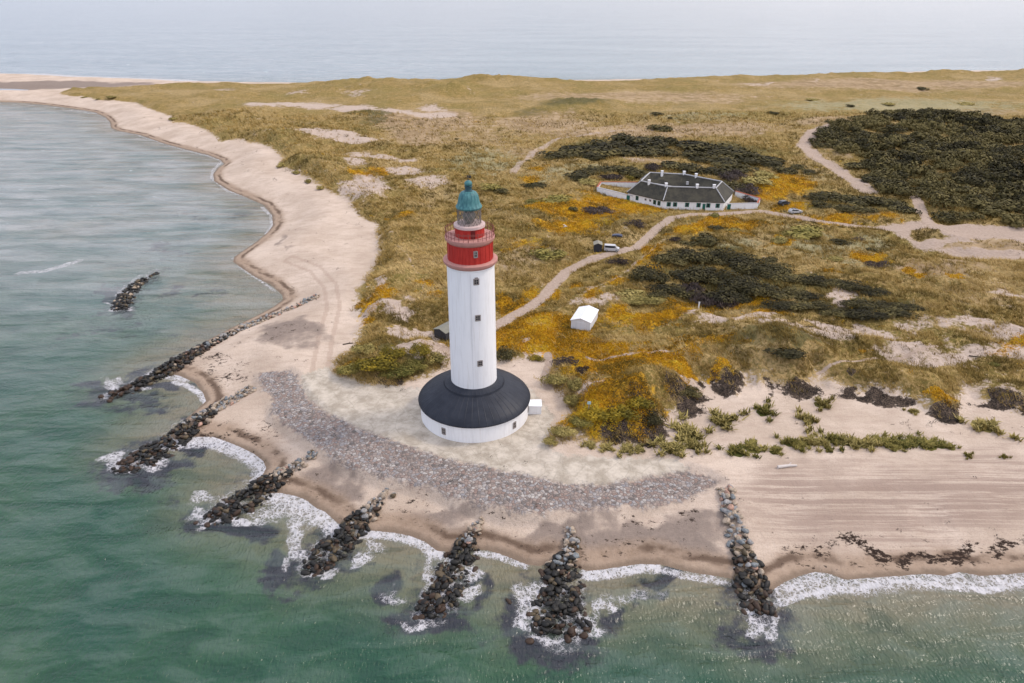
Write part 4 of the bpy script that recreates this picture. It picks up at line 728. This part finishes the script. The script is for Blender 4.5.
bm = bmesh.new(); lathe(bm, [(3.64, 29.0), (3.62, 32.2)], 72); rd = part('red_drum', bm, M_red, LH); ngon_shade(rd)
bm = bmesh.new()
for k in range(24):
    a = 2 * math.pi * k / 24; box(bm, 3.60, 3.67, -.05, .05, 29.1, 32.15, Matrix.Rotation(a, 4, 'Z'))
part('seam', bm, M_red, rd)
bm = bmesh.new(); lathe(bm, [(3.55, 32.2), (3.8, 32.45), (3.95, 32.7), (3.95, 33.1), (3.9, 33.12), (2.2, 33.15)], 72); ngon_shade(part('gallery', bm, M_salmon, LH))
bm = bmesh.new()
for zz in (33.55, 34.1, 34.3):
    for k in range(48):
        a, a2 = 2*math.pi*k/48, 2*math.pi*(k+1)/48; bar(bm, (3.84*math.cos(a), 3.84*math.sin(a), zz), (3.84*math.cos(a2), 3.84*math.sin(a2), zz), .035)
for k in range(32):
    a = 2*math.pi*k/32; bar(bm, (3.84*math.cos(a), 3.84*math.sin(a), 33.0), (3.84*math.cos(a), 3.84*math.sin(a), 34.45), .05 if k % 2 == 0 else .03)
part('railing', bm, M_rail, LH)
bm = bmesh.new(); lathe(bm, [(2.34, 33.0), (2.34, 34.6)], 48); o = part('lantern_base', bm, M_red, LH); ngon_shade(o)
bm = bmesh.new(); lathe(bm, [(2.3, 34.5), (2.48, 34.62), (2.48, 35.0), (1.8, 35.06)], 48); ngon_shade(part('lantern_sill', bm, simple('pale_pink_paint', (.56, .42, .39), .7, .2, 2), LH))
bm = bmesh.new(); lathe(bm, [(1.78, 35.0), (1.78, 37.55)], 32, False, False); lg = part('lantern_glazing', bm, M_lglass, LH); ngon_shade(lg)
bm = bmesh.new()
for s in (1, -1):
    for k in range(16):
        for j in range(4):
            z0, z1 = 35.05 + j * .62, 35.05 + (j + 1) * .62; a, a2 = 2*math.pi*(k + s*j*.5)/16, 2*math.pi*(k + s*(j+1)*.5)/16
            bar(bm, (1.84*math.cos(a), 1.84*math.sin(a), z0), (1.84*math.cos(a2), 1.84*math.sin(a2), z1), .045, 4)
part('lattice', bm, M_latt, lg)
bm = bmesh.new(); lathe(bm, [(.5, 35.0), (.85, 35.5), (1.05, 36.2), (.85, 36.9), (.5, 37.4)], 24); ngon_shade(part('lens', bm, M_lens, LH), 60)
bm = bmesh.new(); seg = 64
prof = [(1.6, 37.5), (1.98, 37.52), (2.06, 37.75), (1.94, 37.95), (1.74, 38.2), (1.62, 38.6), (1.54, 39.1), (1.4, 39.6), (1.16, 39.95), (.85, 40.12), (.55, 40.16)]
rings = []
for r0, z in prof:
    rings.append([bm.verts.new(((r0 + (.05 * (k % 4 == 0) if z > 37.9 else 0)) * math.cos(2*math.pi*k/seg), (r0 + (.05 * (k % 4 == 0) if z > 37.9 else 0)) * math.sin(2*math.pi*k/seg), z)) for k in range(seg)])
for a, c_ in zip(rings, rings[1:]):
    for k in range(seg): bm.faces.new((a[k], a[(k+1)%seg], c_[(k+1)%seg], c_[k]))
bm.faces.new(rings[-1]); bm.faces.new(rings[0][::-1]); ngon_shade(part('dome', bm, M_cop, LH), 35)
bm = bmesh.new(); lathe(bm, [(.62, 40.05), (.66, 40.2), (.52, 40.3), (.52, 40.75), (.64, 40.85), (.6, 40.95)], 24); ngon_shade(part('vent_collar', bm, M_dkcop, LH))
bm = bmesh.new(); lathe(bm, [(.3, 40.9), (.55, 41.05), (.62, 41.3), (.5, 41.58), (.25, 41.74), (.05, 41.8)], 24); fin = part('finial_ball', bm, M_cop, LH); ngon_shade(fin, 60)
bm = bmesh.new(); bar(bm, (0, 0, 41.7), (0, 0, 42.6), .06); bar(bm, (-.42, -.05, 42.25), (.40, .05, 42.25), .04); box(bm, .12, .45, -.02, .02, 42.1, 42.5); bar(bm, (-.2, 0, 42.5), (0, 0, 42.2), .05); part('wind_vane', bm, M_iron, LH)
def window(R0, ang, z, w, hgt, parent, name='window', arch=False):
    Mx = Matrix.Rotation(base_a + ang, 4, 'Z'); bm = bmesh.new()
    for (y0, y1, z0, z1) in ((-w/2-.16, -w/2, z-.16, z+hgt+.16), (w/2, w/2+.16, z-.16, z+hgt+.16), (-w/2, w/2, z-.2, z), (-w/2, w/2, z+hgt, z+hgt+.2)): box(bm, R0-.3, R0+.08, y0, y1, z0, z1, Mx)
    if arch: box(bm, R0-.3, R0+.08, -w/2+.05, w/2-.05, z+hgt+.2, z+hgt+.38, Mx)
    o = part(name, bm, M_frame, parent); bm = bmesh.new(); box(bm, R0-.3, R0+.03, -w/2+.002, w/2-.002, z+.002, z+hgt-.002, Mx); pn = part('pane', bm, M_pane, o)
    bm = bmesh.new(); box(bm, R0+.032, R0+.06, -.035, .035, z+.01, z+hgt-.01, Mx); box(bm, R0+.032, R0+.056, -w/2+.01, w/2-.01, z+hgt*.5-.035, z+hgt*.5+.035, Mx); part('glazing_bar', bm, M_frame, o)
for zz, aa, hh_ in ((26.3, 12, .72), (20.0, 13.5, .72), (11.6, 16, .75)): window(4.0 - .16 * zz / 28, R(aa), zz, .62, hh_, LH, arch=zz > 20)
window(3.64, R(13), 30.75, .35, .75, LH)
for aa in (-33.8, 43.7, 78): window(9.6, R(aa), 1.0, .5, .95, LH)
bm = bmesh.new(); box(bm, 2.3, 2.385, -.35, .35, 33.07, 34.45, Matrix.Rotation(base_a + R(12), 4, 'Z')); part('door', bm, simple('dark_red_door', (.12, .01, .01), .5, .2, 2), LH)
Mx = Matrix.Rotation(base_a + R(87), 4, 'Z'); bm = bmesh.new(); box(bm, 8.9, 11.9, -1.05, 1.05, -.2, 1.65, Mx); po = part('porch', bm, M_white, LH)
bm = bmesh.new(); box(bm, 9.3, 12.0, -1.13, 1.13, 1.652, 1.75, Mx); part('porch_roof', bm, M_white, po)
bm = bmesh.new(); box(bm, 3.94, 3.985, -.03, .03, 7.2, 28.0, Matrix.Rotation(base_a - R(2), 4, 'Z')); part('conductor', bm, simple('grey_white_cable', (.62, .62, .64), .6, .1, 2), LH)

# ------------------------------------------------------------------ farmhouse (closed ring of wings)
M_tile = None
b = NB('slate_roof'); p = b.objc(); n = b.noise(p, .45, 5, .65); n2 = b.noise(p, 2.2, 4, .6)
c = b.mix(b.ss(.35, .65, n), (.026, .024, .019), (.055, .05, .034)); c = b.mix(b.mul(b.ss(.5, .75, n2), .5), c, (.10, .09, .06)); M_slate = b.fin(c, .75, b.bump(n2, .3, .06), .3)
M_ridge = simple('pale_ridge', (.40, .40, .41), .7, .2, 2); M_green_p = simple('green_paint', (.012, .11, .085), .5, .2, 2); M_coping = simple('red_tile_coping', (.36, .10, .055), .8, .3, 2)
rp = [Vector((*unp(x, y, 10.9), 0)) for x, y in ((641,181),(667.5,186.7),(716,188),(722,181.6),(684,174.3),(650,172.6))]
ctr = sum(rp, Vector()) / 6
def offset(poly, d):                      # offset a counter-clockwise or clockwise ring outward (d>0) from its centre side
    n = len(poly); area = sum(poly[i].x * poly[(i+1)%n].y - poly[(i+1)%n].x * poly[i].y for i in range(n)); sg = 1 if area > 0 else -1; out = []
    for i in range(n):
        a, b_, c_ = poly[i-1], poly[i], poly[(i+1)%n]; e1 = (b_-a).normalized(); e2 = (c_-b_).normalized()
        n1 = Vector((e1.y, -e1.x, 0)) * sg; n2_ = Vector((e2.y, -e2.x, 0)) * sg; m = (n1 + n2_).normalized(); out.append(b_ + m * (d / max(.45, m.dot(n1))))
    return out
def offset2(poly, ds):                    # inward offset with its own distance for every edge
    n = len(poly); out = []
    L_ = []
    for i in range(n):
        a, b_ = poly[i], poly[(i+1)%n]; d = (b_-a).normalized(); nn = Vector((-d.y, d.x, 0))
        if nn.dot(-a) < 0: nn = -nn
        L_.append((a + nn * ds[i], d))
    for i in range(n):
        (p_, d1), (q_, d2) = L_[i-1], L_[i]; den = d1.x*d2.y - d1.y*d2.x; t = ((q_.x-p_.x)*d2.y - (q_.y-p_.y)*d2.x) / den; out.append(p_ + d1 * t)
    return out
HB = Vector((ctr.x, ctr.y, 4.2)); FH = thing('farmhouse', HB, 0, 'long white farmhouse of joined wings with dark slate roofs and green shutters', 'house')
rl = [q - ctr for q in rp]; wo = offset(rl, 3.7); eo = offset(rl, 4.05); wi = offset2(rl, (2.0, 2.0, 1.6, 3.9, 3.9, 1.6))
n = 6; EZ = 3.15; RZ = 6.7; IZS = [RZ - v * .95 for v in (1.6, 2.0, 1.8, 2.75, 3.9, 2.75)]; IZ = min(IZS)
bm = bmesh.new()
for i in range(n):
    j = (i+1) % n; a, b_ = wo[i], wo[j]; c_, d_ = wi[i], wi[j]
    vs = [bm.verts.new((q.x, q.y, z)) for q, z in ((a,-.3),(b_,-.3),(b_,EZ),(a,EZ))]; bm.faces.new(vs)
    vs = [bm.verts.new((q.x, q.y, z)) for q, z in ((c_,-.3),(d_,-.3),(d_,IZS[j]-.05),(c_,IZS[i]-.05))]; bm.faces.new(vs)
fw = part('wall', bm, M_wall2, FH)
bm = bmesh.new()
for i in range(n):
    j = (i+1) % n
    e = [bm.verts.new((q.x, q.y, EZ - .22)) for q in (eo[i], eo[j])]; e2 = [bm.verts.new((q.x, q.y, EZ - .42)) for q in (eo[i], eo[j])]
    r = [bm.verts.new((q.x, q.y, RZ)) for q in (rl[i], rl[j])]; k = [bm.verts.new((wi[q].x, wi[q].y, IZS[q])) for q in (i, j)]
    bm.faces.new((e[0], e[1], r[1], r[0])); bm.faces.new((r[0], r[1], k[1], k[0])); bm.faces.new((e2[0], e2[1], e[1], e[0])); bm.faces.new((e2[1], e2[0], k[0], k[1]))
bmesh.ops.remove_doubles(bm, verts=bm.verts, dist=.01); rf = part('roof', bm, M_slate, FH)
bm = bmesh.new()
for i in range(n):
    j = (i+1) % n; up_ = Vector((0, 0, RZ + .05)); bar(bm, rl[i] + up_, rl[j] + up_, .22, 6); bar(bm, rl[i] + up_, Vector((eo[i].x, eo[i].y, EZ - .12)), .17, 6)
part('ridge_cap', bm, M_ridge, rf)
for px, py in ((649,183),(662,173.8),(684,174.2),(696,176.6),(666,186.2),(697,187.4),(714,187.8)):
    x, y = unp(px, py, 10.9); q = Vector((x, y, 0)) - ctr; bm = bmesh.new(); box(bm, q.x-.4, q.x+.4, q.y-.38, q.y+.38, RZ-1.2, RZ+.95); box(bm, q.x-.48, q.x+.48, q.y-.46, q.y+.46, RZ+.952, RZ+1.12); part('chimney', bm, M_wall2, rf)
def on_edge(i, px):                       # point of outer wall i seen at column px
    a, b_ = wo[i] + ctr, wo[(i+1)%n] + ctr; best = min((abs(512 + F * ((a + (b_-a)*t/200).x) / ((a + (b_-a)*t/200).y * CT + (HC-5.5) * ST) - px), t) for t in range(201)); return best[1] / 200
def wallbox(i, t, w, z0, z1, mat, name, parent, pane=True):
    a, b_ = wo[i], wo[(i+1)%n]; d = (b_-a).normalized(); nn = Vector((d.y, -d.x, 0)); c_ = a + (b_-a) * t
    if (c_ + nn).length < c_.length: nn = -nn
    Mx = Matrix(((d.x, nn.x, 0, c_.x), (d.y, nn.y, 0, c_.y), (0, 0, 1, 0), (0, 0, 0, 1))); bm = bmesh.new(); box(bm, -w/2, w/2, -.1, .06, z0, z1, Mx); o = part(name, bm, mat, parent)
    if pane:
        bm = bmesh.new(); box(bm, -w*.22, w*.22, -.05, .09, z0+.12, z1-.12, Mx); part('pane', bm, M_pane, o)
    return o
for px in (668.5,675,687,698.5,708,717.5): wallbox(1, on_edge(1, px), 1.35, .95, 2.4, M_green_p, 'window', FH)
wallbox(1, on_edge(1, 704), .95, .02, 2.2, M_green_p, 'door', FH, False)
for px in (637,654.5,659): wallbox(0, on_edge(0, px), 1.2, .9, 2.4, M_green_p, 'window', FH)
for px in (645.5,650): wallbox(0, on_edge(0, px), .8, 1.5, 2.2, M_frame, 'window', FH)
for px, py, z in ((656,192.5,8.6),(667,180.5,8.8),(677,180.5,8.8),(680,194.5,8.2),(694.5,195,8.2),(714,195,8.2),(725,190.5,8.6),(687.5,182,9.3)):   # round roof vents
    x, y = unp(px, py, z); q = Vector((x, y, 0)) - ctr; bm = bmesh.new(); box(bm, q.x-.4, q.x+.4, q.y-.35, q.y+.35, z-4.2-.9, z-4.2+.12); part('skylight', bm, M_ridge, rf)
def garden_wall(pts, hgt, label, gates):
    G_ = [Vector((*unp(x, y, 4.2), 4.2)) for x, y in pts]; o = thing('garden_wall', G_[0], 0, label, 'wall'); bm = bmesh.new(); bc = bmesh.new(); bw = bmesh.new()
    for i_, (a, b_) in enumerate(zip(G_, G_[1:])):
        d = (b_-a); L_ = d.length; Mx = Matrix.Translation(a - G_[0]) @ Matrix.Rotation(math.atan2(d.y, d.x), 4, 'Z'); box(bm, 0, L_, -.2, .2, -.4, hgt, Mx); box(bw if i_ == 0 else bc, -.15 + .2 * (i_ > 0), L_+.15 - .16 * (i_ == 0), -.28, .28, hgt+.003, hgt+.13 + .004 * i_, Mx)
    part('wall_face', bm, M_wall2, o); part('coping', bc, M_coping, o); part('coping', bw, M_ridge, o)
    for i, t, w in gates:
        a, b_ = G_[i], G_[i+1]; d = b_-a; Mx = Matrix.Translation(a + d*t - G_[0]) @ Matrix.Rotation(math.atan2(d.y, d.x), 4, 'Z'); bm = bmesh.new(); box(bm, -w/2, w/2, -.26, .26, 0, hgt-.1, Mx); part('gate', bm, M_green_p, o)
garden_wall([(632,201.6),(597,192.6),(600.5,187.3),(637,187.6)], 2.0, 'white garden wall with red coping round the yard left of the farmhouse', [(0, .1, 1.4)])
garden_wall([(726.5,209.3),(756.5,208.6),(759,203.5),(735,196.5)], 1.9, 'white garden wall with red coping round the yard right of the farmhouse', [(0, .06, 1.2), (1, .35, 1.2)])

# ------------------------------------------------------------------ shed, hut, vehicles, small things
def gable(name, origin, rz, w, L_, eave, rise, mw, mr, label, cat, door=None):
    o = thing(name, origin, rz, label, cat); bm = bmesh.new()
    v = lambda x, y, z: bm.verts.new((x, y, z)); a = [v(0,0,-.3), v(w,0,-.3), v(w,0,eave), v(w/2,0,eave+rise), v(0,0,eave)]; c_ = [v(0,L_,-.3), v(w,L_,-.3), v(w,L_,eave), v(w/2,L_,eave+rise), v(0,L_,eave)]
    bm.faces.new(a); bm.faces.new(c_[::-1])
    for i in (0, 1, 4): bm.faces.new((a[i], a[(i+1)%5], c_[(i+1)%5], c_[i]))
    part('wall', bm, mw, o); bm = bmesh.new(); ov = .18; sl = rise / (w/2); q = []
    for yy in (-ov, L_+ov):
        for dz in (.02, .12): q.append([bm.verts.new(p_) for p_ in ((-ov, yy, eave - ov*sl + dz), (w/2, yy, eave + rise + dz), (w+ov, yy, eave - ov*sl + dz))])
    for i in (0, 1): bm.faces.new((q[1][i], q[1][i+1], q[3][i+1], q[3][i])); bm.faces.new((q[0][i+1], q[0][i], q[2][i], q[2][i+1])); bm.faces.new((q[0][i], q[0][i+1], q[1][i+1], q[1][i])); bm.faces.new((q[2][i+1], q[2][i], q[3][i], q[3][i+1]))
    for i in (0, 2): bm.faces.new((q[0][i], q[1][i], q[3][i], q[2][i]))
    part('roof', bm, mr, o)
    if door: bm = bmesh.new(); box(bm, w*.5-door/2, w*.5+door/2, -.06, .03, 0, 1.9); part('door', bm, mw, o)
    return o
b = NB('white_corrugated_metal'); p = b.objc(); wv_ = b.n('ShaderNodeTexWave', bands_direction='Y'); b.l(p, wv_.inputs[0]); wv_.inputs['Scale'].default_value = 1.6
M_corr = b.fin(b.mix(b.noise(p, .8, 4), (.66, .67, .69), (.80, .80, .81)), .45, b.bump(wv_.outputs[1], .35, .05), .4)
M_corw = wall_white('shed_white_paint', (.66, .67, .70))
q0 = unp(570.8, 328.8, 4.3); q1 = unp(589.5, 330.8, 4.3); q2 = unp(602.5, 318.8, 4.3)
gable('white_shed', (*q0, 4.3), R(-20), 4.3, 7.0, 2.15, .7, M_corw, M_corr, 'small white metal shed with pitched roof standing on orange heath', 'shed', 2.2)
hq = unp(434.5, 337, 4.0)
gable('hut', (*hq, 4.0), R(-38), 3.4, 4.6, 1.9, .5, simple('tarred_boards', (.045, .045, .05), .8, .3, 2), simple('mossy_felt', (.19, .185, .15), .9, .25, 1.5), 'small dark hut with grey green roof half hidden behind the lighthouse shaft', 'hut', .9)
dq = unp(593.8, 252, 4.3)
gable('tarred_hut', (*dq, 4.3), R(-4), 2.2, 2.6, 2.1, .45, simple('black_boards', (.03, .032, .04), .8, .3, 2), simple('weathered_felt', (.24, .225, .18), .9, .25, 1.5), 'little black hut with pale felt roof beside the dirt track', 'hut', .8)
def tyre(o, x, y, r, w):
    bm = bmesh.new(); bmesh.ops.create_cone(bm, cap_ends=True, segments=18, radius1=r, radius2=r, depth=w, matrix=Matrix.Translation((x, y, r)) @ Matrix.Rotation(R(90), 4, 'X')); wh = part('wheel', bm, M_iron, o)
    bm = bmesh.new(); bmesh.ops.create_cone(bm, cap_ends=True, segments=14, radius1=r*.55, radius2=r*.55, depth=w+.03, matrix=Matrix.Translation((x, y, r)) @ Matrix.Rotation(R(90), 4, 'X')); part('rim', bm, M_ridge, wh)
def side_body(o, name, prof, w, mat, taper=None):
    bm = bmesh.new(); n_ = len(prof); a = []; c_ = []
    for x, z in prof:
        k = w/2 if (taper is None or z < taper[0]) else w/2 * taper[1]; a.append(bm.verts.new((x, -k, z))); c_.append(bm.verts.new((x, k, z)))
    for i in range(n_): bm.faces.new((a[i], a[(i+1)%n_], c_[(i+1)%n_], c_[i]))
    bm.faces.new(a); bm.faces.new(c_[::-1]); bmesh.ops.bevel(bm, geom=bm.edges[:], offset=.04, segments=2, affect='EDGES'); return part(name, bm, mat, o)
def car(loc, rz, paint, label, van=False, rack=False):
    o = thing('parked_car', loc, rz, label, 'car')
    if van: pr = [(-2.1,.35),(2.1,.35),(2.15,.95),(1.45,1.12),(.95,1.85),(-2.05,1.9),(-2.15,1.0)]; gl = [(1.36,1.16),(.95,1.78),(-1.9,1.82),(-1.95,1.2)]
    else: pr = [(-2.15,.35),(2.15,.35),(2.2,.8),(1.15,.98),(.45,1.5),(-1.75,1.55),(-2.2,.95)]; gl = [(1.02,1.0),(.42,1.44),(-1.62,1.48),(-1.95,1.0)]
    side_body(o, 'body', pr, 1.75, paint, (1.3, .86)); side_body(o, 'window', gl, 1.72, M_pane, (1.3, .91))
    for x in (-1.35, 1.35):
        for s in (-1, 1): tyre(o, x, s * .8, .33, .22)
    for s in (-1, 1):
        bm = bmesh.new(); box(bm, 2.1, 2.2, s*.6-.18, s*.6+.18, .68, .84); part('headlight', bm, M_ridge, o)
    if rack:
        bm = bmesh.new()
        for x in (-1.2, -.1): box(bm, x-.05, x+.05, -.7, .7, 1.56, 1.68)
        box(bm, -1.6, .3, -.6, -.5, 1.682, 1.75); box(bm, -1.6, .3, .5, .6, 1.682, 1.75); part('roof_rack', bm, M_iron, o)
M_cw = simple('white_car_paint', (.46, .46, .47), .25, .05, 1, .5); M_cd = simple('dark_car_paint', (.035, .038, .045), .25, .1, 1, .5)
car((*unp(795, 213.2, 4.2), 4.2), R(12), M_cw, 'white car with dark roof rack parked beside the sandy road', rack=True)
car((*unp(783.5, 206, 4.2), hz(*unp(783.5, 206, 4.2))), R(28), M_cd, 'dark car parked just behind the white one')
car((*unp(611.5, 251, 4.3), 4.3), R(-8), M_cw, 'white van parked next to the black hut on the dirt track', van=True)
def boards(px, py, label, name, mat, n_=3):
    b0 = at(px, py); o = thing(name, b0, random.random(), label, 'boards')
    for k in range(n_): bm = bmesh.new(); box(bm, -1.1, 1.1, -.16, .16, .05+k*.13, .15+k*.13, Matrix.Rotation(.5*k, 4, 'Z')); part('plank', bm, mat, o)
boards(565, 227, 'small heap of pale planks lying on the heath', 'plank_heap', simple('pale_planks', (.5, .48, .45), .8, .2, 2))
o = thing('tarpaulin_trailer', at(617, 238), R(-12), 'low flat trailer under a dark blue tarpaulin behind the van', 'trailer')
bm = bmesh.new(); box(bm, -1.6, 1.6, -.8, .8, .45, .6); part('bed', bm, M_iron, o); side_body(o, 'tarpaulin', [(-1.55,.61),(1.55,.61),(1.3,.95),(.2,1.1),(-1.2,.9)], 1.55, simple('blue_tarpaulin', (.05, .06, .10), .5, .2, 3))
for s in (-1, 1): tyre(o, 0, s*.9, .3, .18)
p0 = at(697.8, 314); o = thing('post', p0, 0, 'single white wooden post in front of the big dark thicket', 'post'); bm = bmesh.new(); box(bm, -.13, .13, -.13, .13, -.3, 2.2); part('shaft', bm, M_wall2, o); bm = bmesh.new(); box(bm, -.17, .17, -.17, .17, 2.202, 2.3); part('cap', bm, M_ridge, o)
p0 = at(588.5, 412); o = thing('marker_post', p0 + Vector((0, 0, .2)), 0, 'short marker post with a pale blue plate on the orange mound', 'post'); bm = bmesh.new(); bar(bm, (0, 0, -.3), (0, 0, 1.6), .06); part('shaft', bm, M_frame, o); bm = bmesh.new(); box(bm, -.32, .32, -.1, -.062, 1.1, 1.65); part('plate', bm, simple('pale_blue_plate', (.35, .5, .52), .4, .1, 2), o)
def log(px, py, L_, r, rz, mat, label):
    b0 = at(px, py); bm = bmesh.new(); bar(bm, (-L_/2, 0, r*.8), (L_*.1, .06, r*.85), r, 8, r*.9); bar(bm, (L_*.1, .06, r*.85), (L_/2, -.05, r*.7), r*.9, 8, r*.6); bar(bm, (L_*.05, .05, r), (L_*.25, .35, r*2.2), r*.4, 6, r*.2)
    me_ = bpy.data.meshes.new('driftwood'); bmesh.ops.recalc_face_normals(bm, faces=bm.faces); bm.to_mesh(me_); bm.free(); o = link('driftwood', me_, None, (mat,)); o.location = b0; o.rotation_euler = (0, 0, rz); tag(o, label, 'driftwood')
log(348, 344, 2.2, .14, .35, M_bark, 'dark driftwood branch lying on the beach left of the green mound'); log(787, 467, 3.2, .25, .15, simple('bleached_wood', (.55, .5, .46), .8, .15, 3), 'bleached driftwood log half buried in the raked sand')
log(975, 357, 2.2, .12, -.4, M_bark, 'dark branch on the bare sand near the orange patch at right'); log(806, 328, 3, .16, .1, M_bark, 'dark dead branch at the foot of the narrow thicket')

# ------------------------------------------------------------------ light
EL, AZ = R(46), R(76)
W = bpy.data.worlds.new('World'); S.world = W; W.use_nodes = True; nt = W.node_tree; nt.nodes.clear()
sk = nt.nodes.new('ShaderNodeTexSky'); sk.sky_type = 'NISHITA'; sk.sun_disc = False; sk.sun_elevation = EL; sk.sun_rotation = AZ; sk.air_density = 1.0; sk.dust_density = 1.2; sk.ozone_density = 1.0
hs = nt.nodes.new('ShaderNodeHueSaturation'); hs.inputs['Saturation'].default_value = .36; hs.inputs['Value'].default_value = 1.0; nt.links.new(sk.outputs[0], hs.inputs['Color'])
bg = nt.nodes.new('ShaderNodeBackground'); mx = nt.nodes.new('ShaderNodeMix'); mx.data_type = 'RGBA'; mx.blend_type = 'MULTIPLY'; mx.inputs[0].default_value = 1; mx.inputs[7].default_value = (1.0, .96, 1.0, 1); nt.links.new(hs.outputs[0], mx.inputs[6]); 
cl = nt.nodes.new('ShaderNodeMix'); cl.data_type = 'RGBA'; cl.inputs[0].default_value = .78; tcw = nt.nodes.new('ShaderNodeTexCoord'); cn = nt.nodes.new('ShaderNodeTexNoise'); cn.inputs['Scale'].default_value = 2.2; cn.inputs['Detail'].default_value = 5
mpw = nt.nodes.new('ShaderNodeMapping'); mpw.inputs['Scale'].default_value = (1, 1, 3); nt.links.new(tcw.outputs['Generated'], mpw.inputs[0]); nt.links.new(mpw.outputs[0], cn.inputs['Vector'])
crr = nt.nodes.new('ShaderNodeValToRGB'); nt.links.new(cn.outputs[0], crr.inputs[0]); crr.color_ramp.elements[0].position = .3; crr.color_ramp.elements[0].color = (2.7, 2.75, 2.95, 1); crr.color_ramp.elements[1].position = .7; crr.color_ramp.elements[1].color = (3.5, 3.45, 3.6, 1)

sxyz = nt.nodes.new('ShaderNodeSeparateXYZ'); nt.links.new(tcw.outputs['Generated'], sxyz.inputs[0]); mrr = nt.nodes.new('ShaderNodeMapRange'); mrr.inputs[1].default_value = -.75; mrr.inputs[2].default_value = .25; nt.links.new(sxyz.outputs[0], mrr.inputs[0])
gap = nt.nodes.new('ShaderNodeMix'); gap.data_type = 'RGBA'; gap.inputs[6].default_value = (.76, .84, 1.0, 1); gap.inputs[7].default_value = (1.0, .985, 1.02, 1); nt.links.new(mrr.outputs[0], gap.inputs[0])
gm = nt.nodes.new('ShaderNodeMix'); gm.data_type = 'RGBA'; gm.blend_type = 'MULTIPLY'; gm.inputs[0].default_value = 1; nt.links.new(crr.outputs[0], gm.inputs[6]); nt.links.new(gap.outputs[2], gm.inputs[7])
nt.links.new(mx.outputs[2], cl.inputs[6]); nt.links.new(gm.outputs[2], cl.inputs[7]); 
mz = nt.nodes.new('ShaderNodeMapRange'); mz.inputs[1].default_value = 0.0; mz.inputs[2].default_value = .6; mz.inputs[3].default_value = .68; mz.inputs[4].default_value = 1.16; nt.links.new(sxyz.outputs[2], mz.inputs[0])
ovc = nt.nodes.new('ShaderNodeVectorMath'); ovc.operation = 'SCALE'; nt.links.new(cl.outputs[2], ovc.inputs[0]); nt.links.new(mz.outputs[0], ovc.inputs['Scale']); nt.links.new(ovc.outputs[0], bg.inputs[0]); bg.inputs[1].default_value = .15
wo_ = nt.nodes.new('ShaderNodeOutputWorld'); nt.links.new(bg.outputs[0], wo_.inputs[0])
sl = bpy.data.lights.new('sun', 'SUN'); sl.energy = .75; sl.angle = R(11); sl.color = (1, .89, .76); so = bpy.data.objects.new('sun', sl); COL.objects.link(so)
sd_ = Vector((math.sin(AZ) * math.cos(EL), math.cos(AZ) * math.cos(EL), math.sin(EL))); so.rotation_euler = sd_.to_track_quat('Z', 'Y').to_euler(); so.location = (120, 120, 150)
S.view_settings.view_transform = 'Standard'; S.view_settings.look = 'None'; S.view_settings.exposure = 1.26; S.view_settings.gamma = 1.0
S.render.engine = 'CYCLES'; S.cycles.max_bounces = 5; S.cycles.diffuse_bounces = 2; S.cycles.glossy_bounces = 2; S.cycles.transparent_max_bounces = 6; S.cycles.use_adaptive_sampling = True; S.cycles.adaptive_threshold = .02
try: S.cycles.use_denoising = True; S.cycles.denoiser = 'OPENIMAGEDENOISE'
except Exception: pass
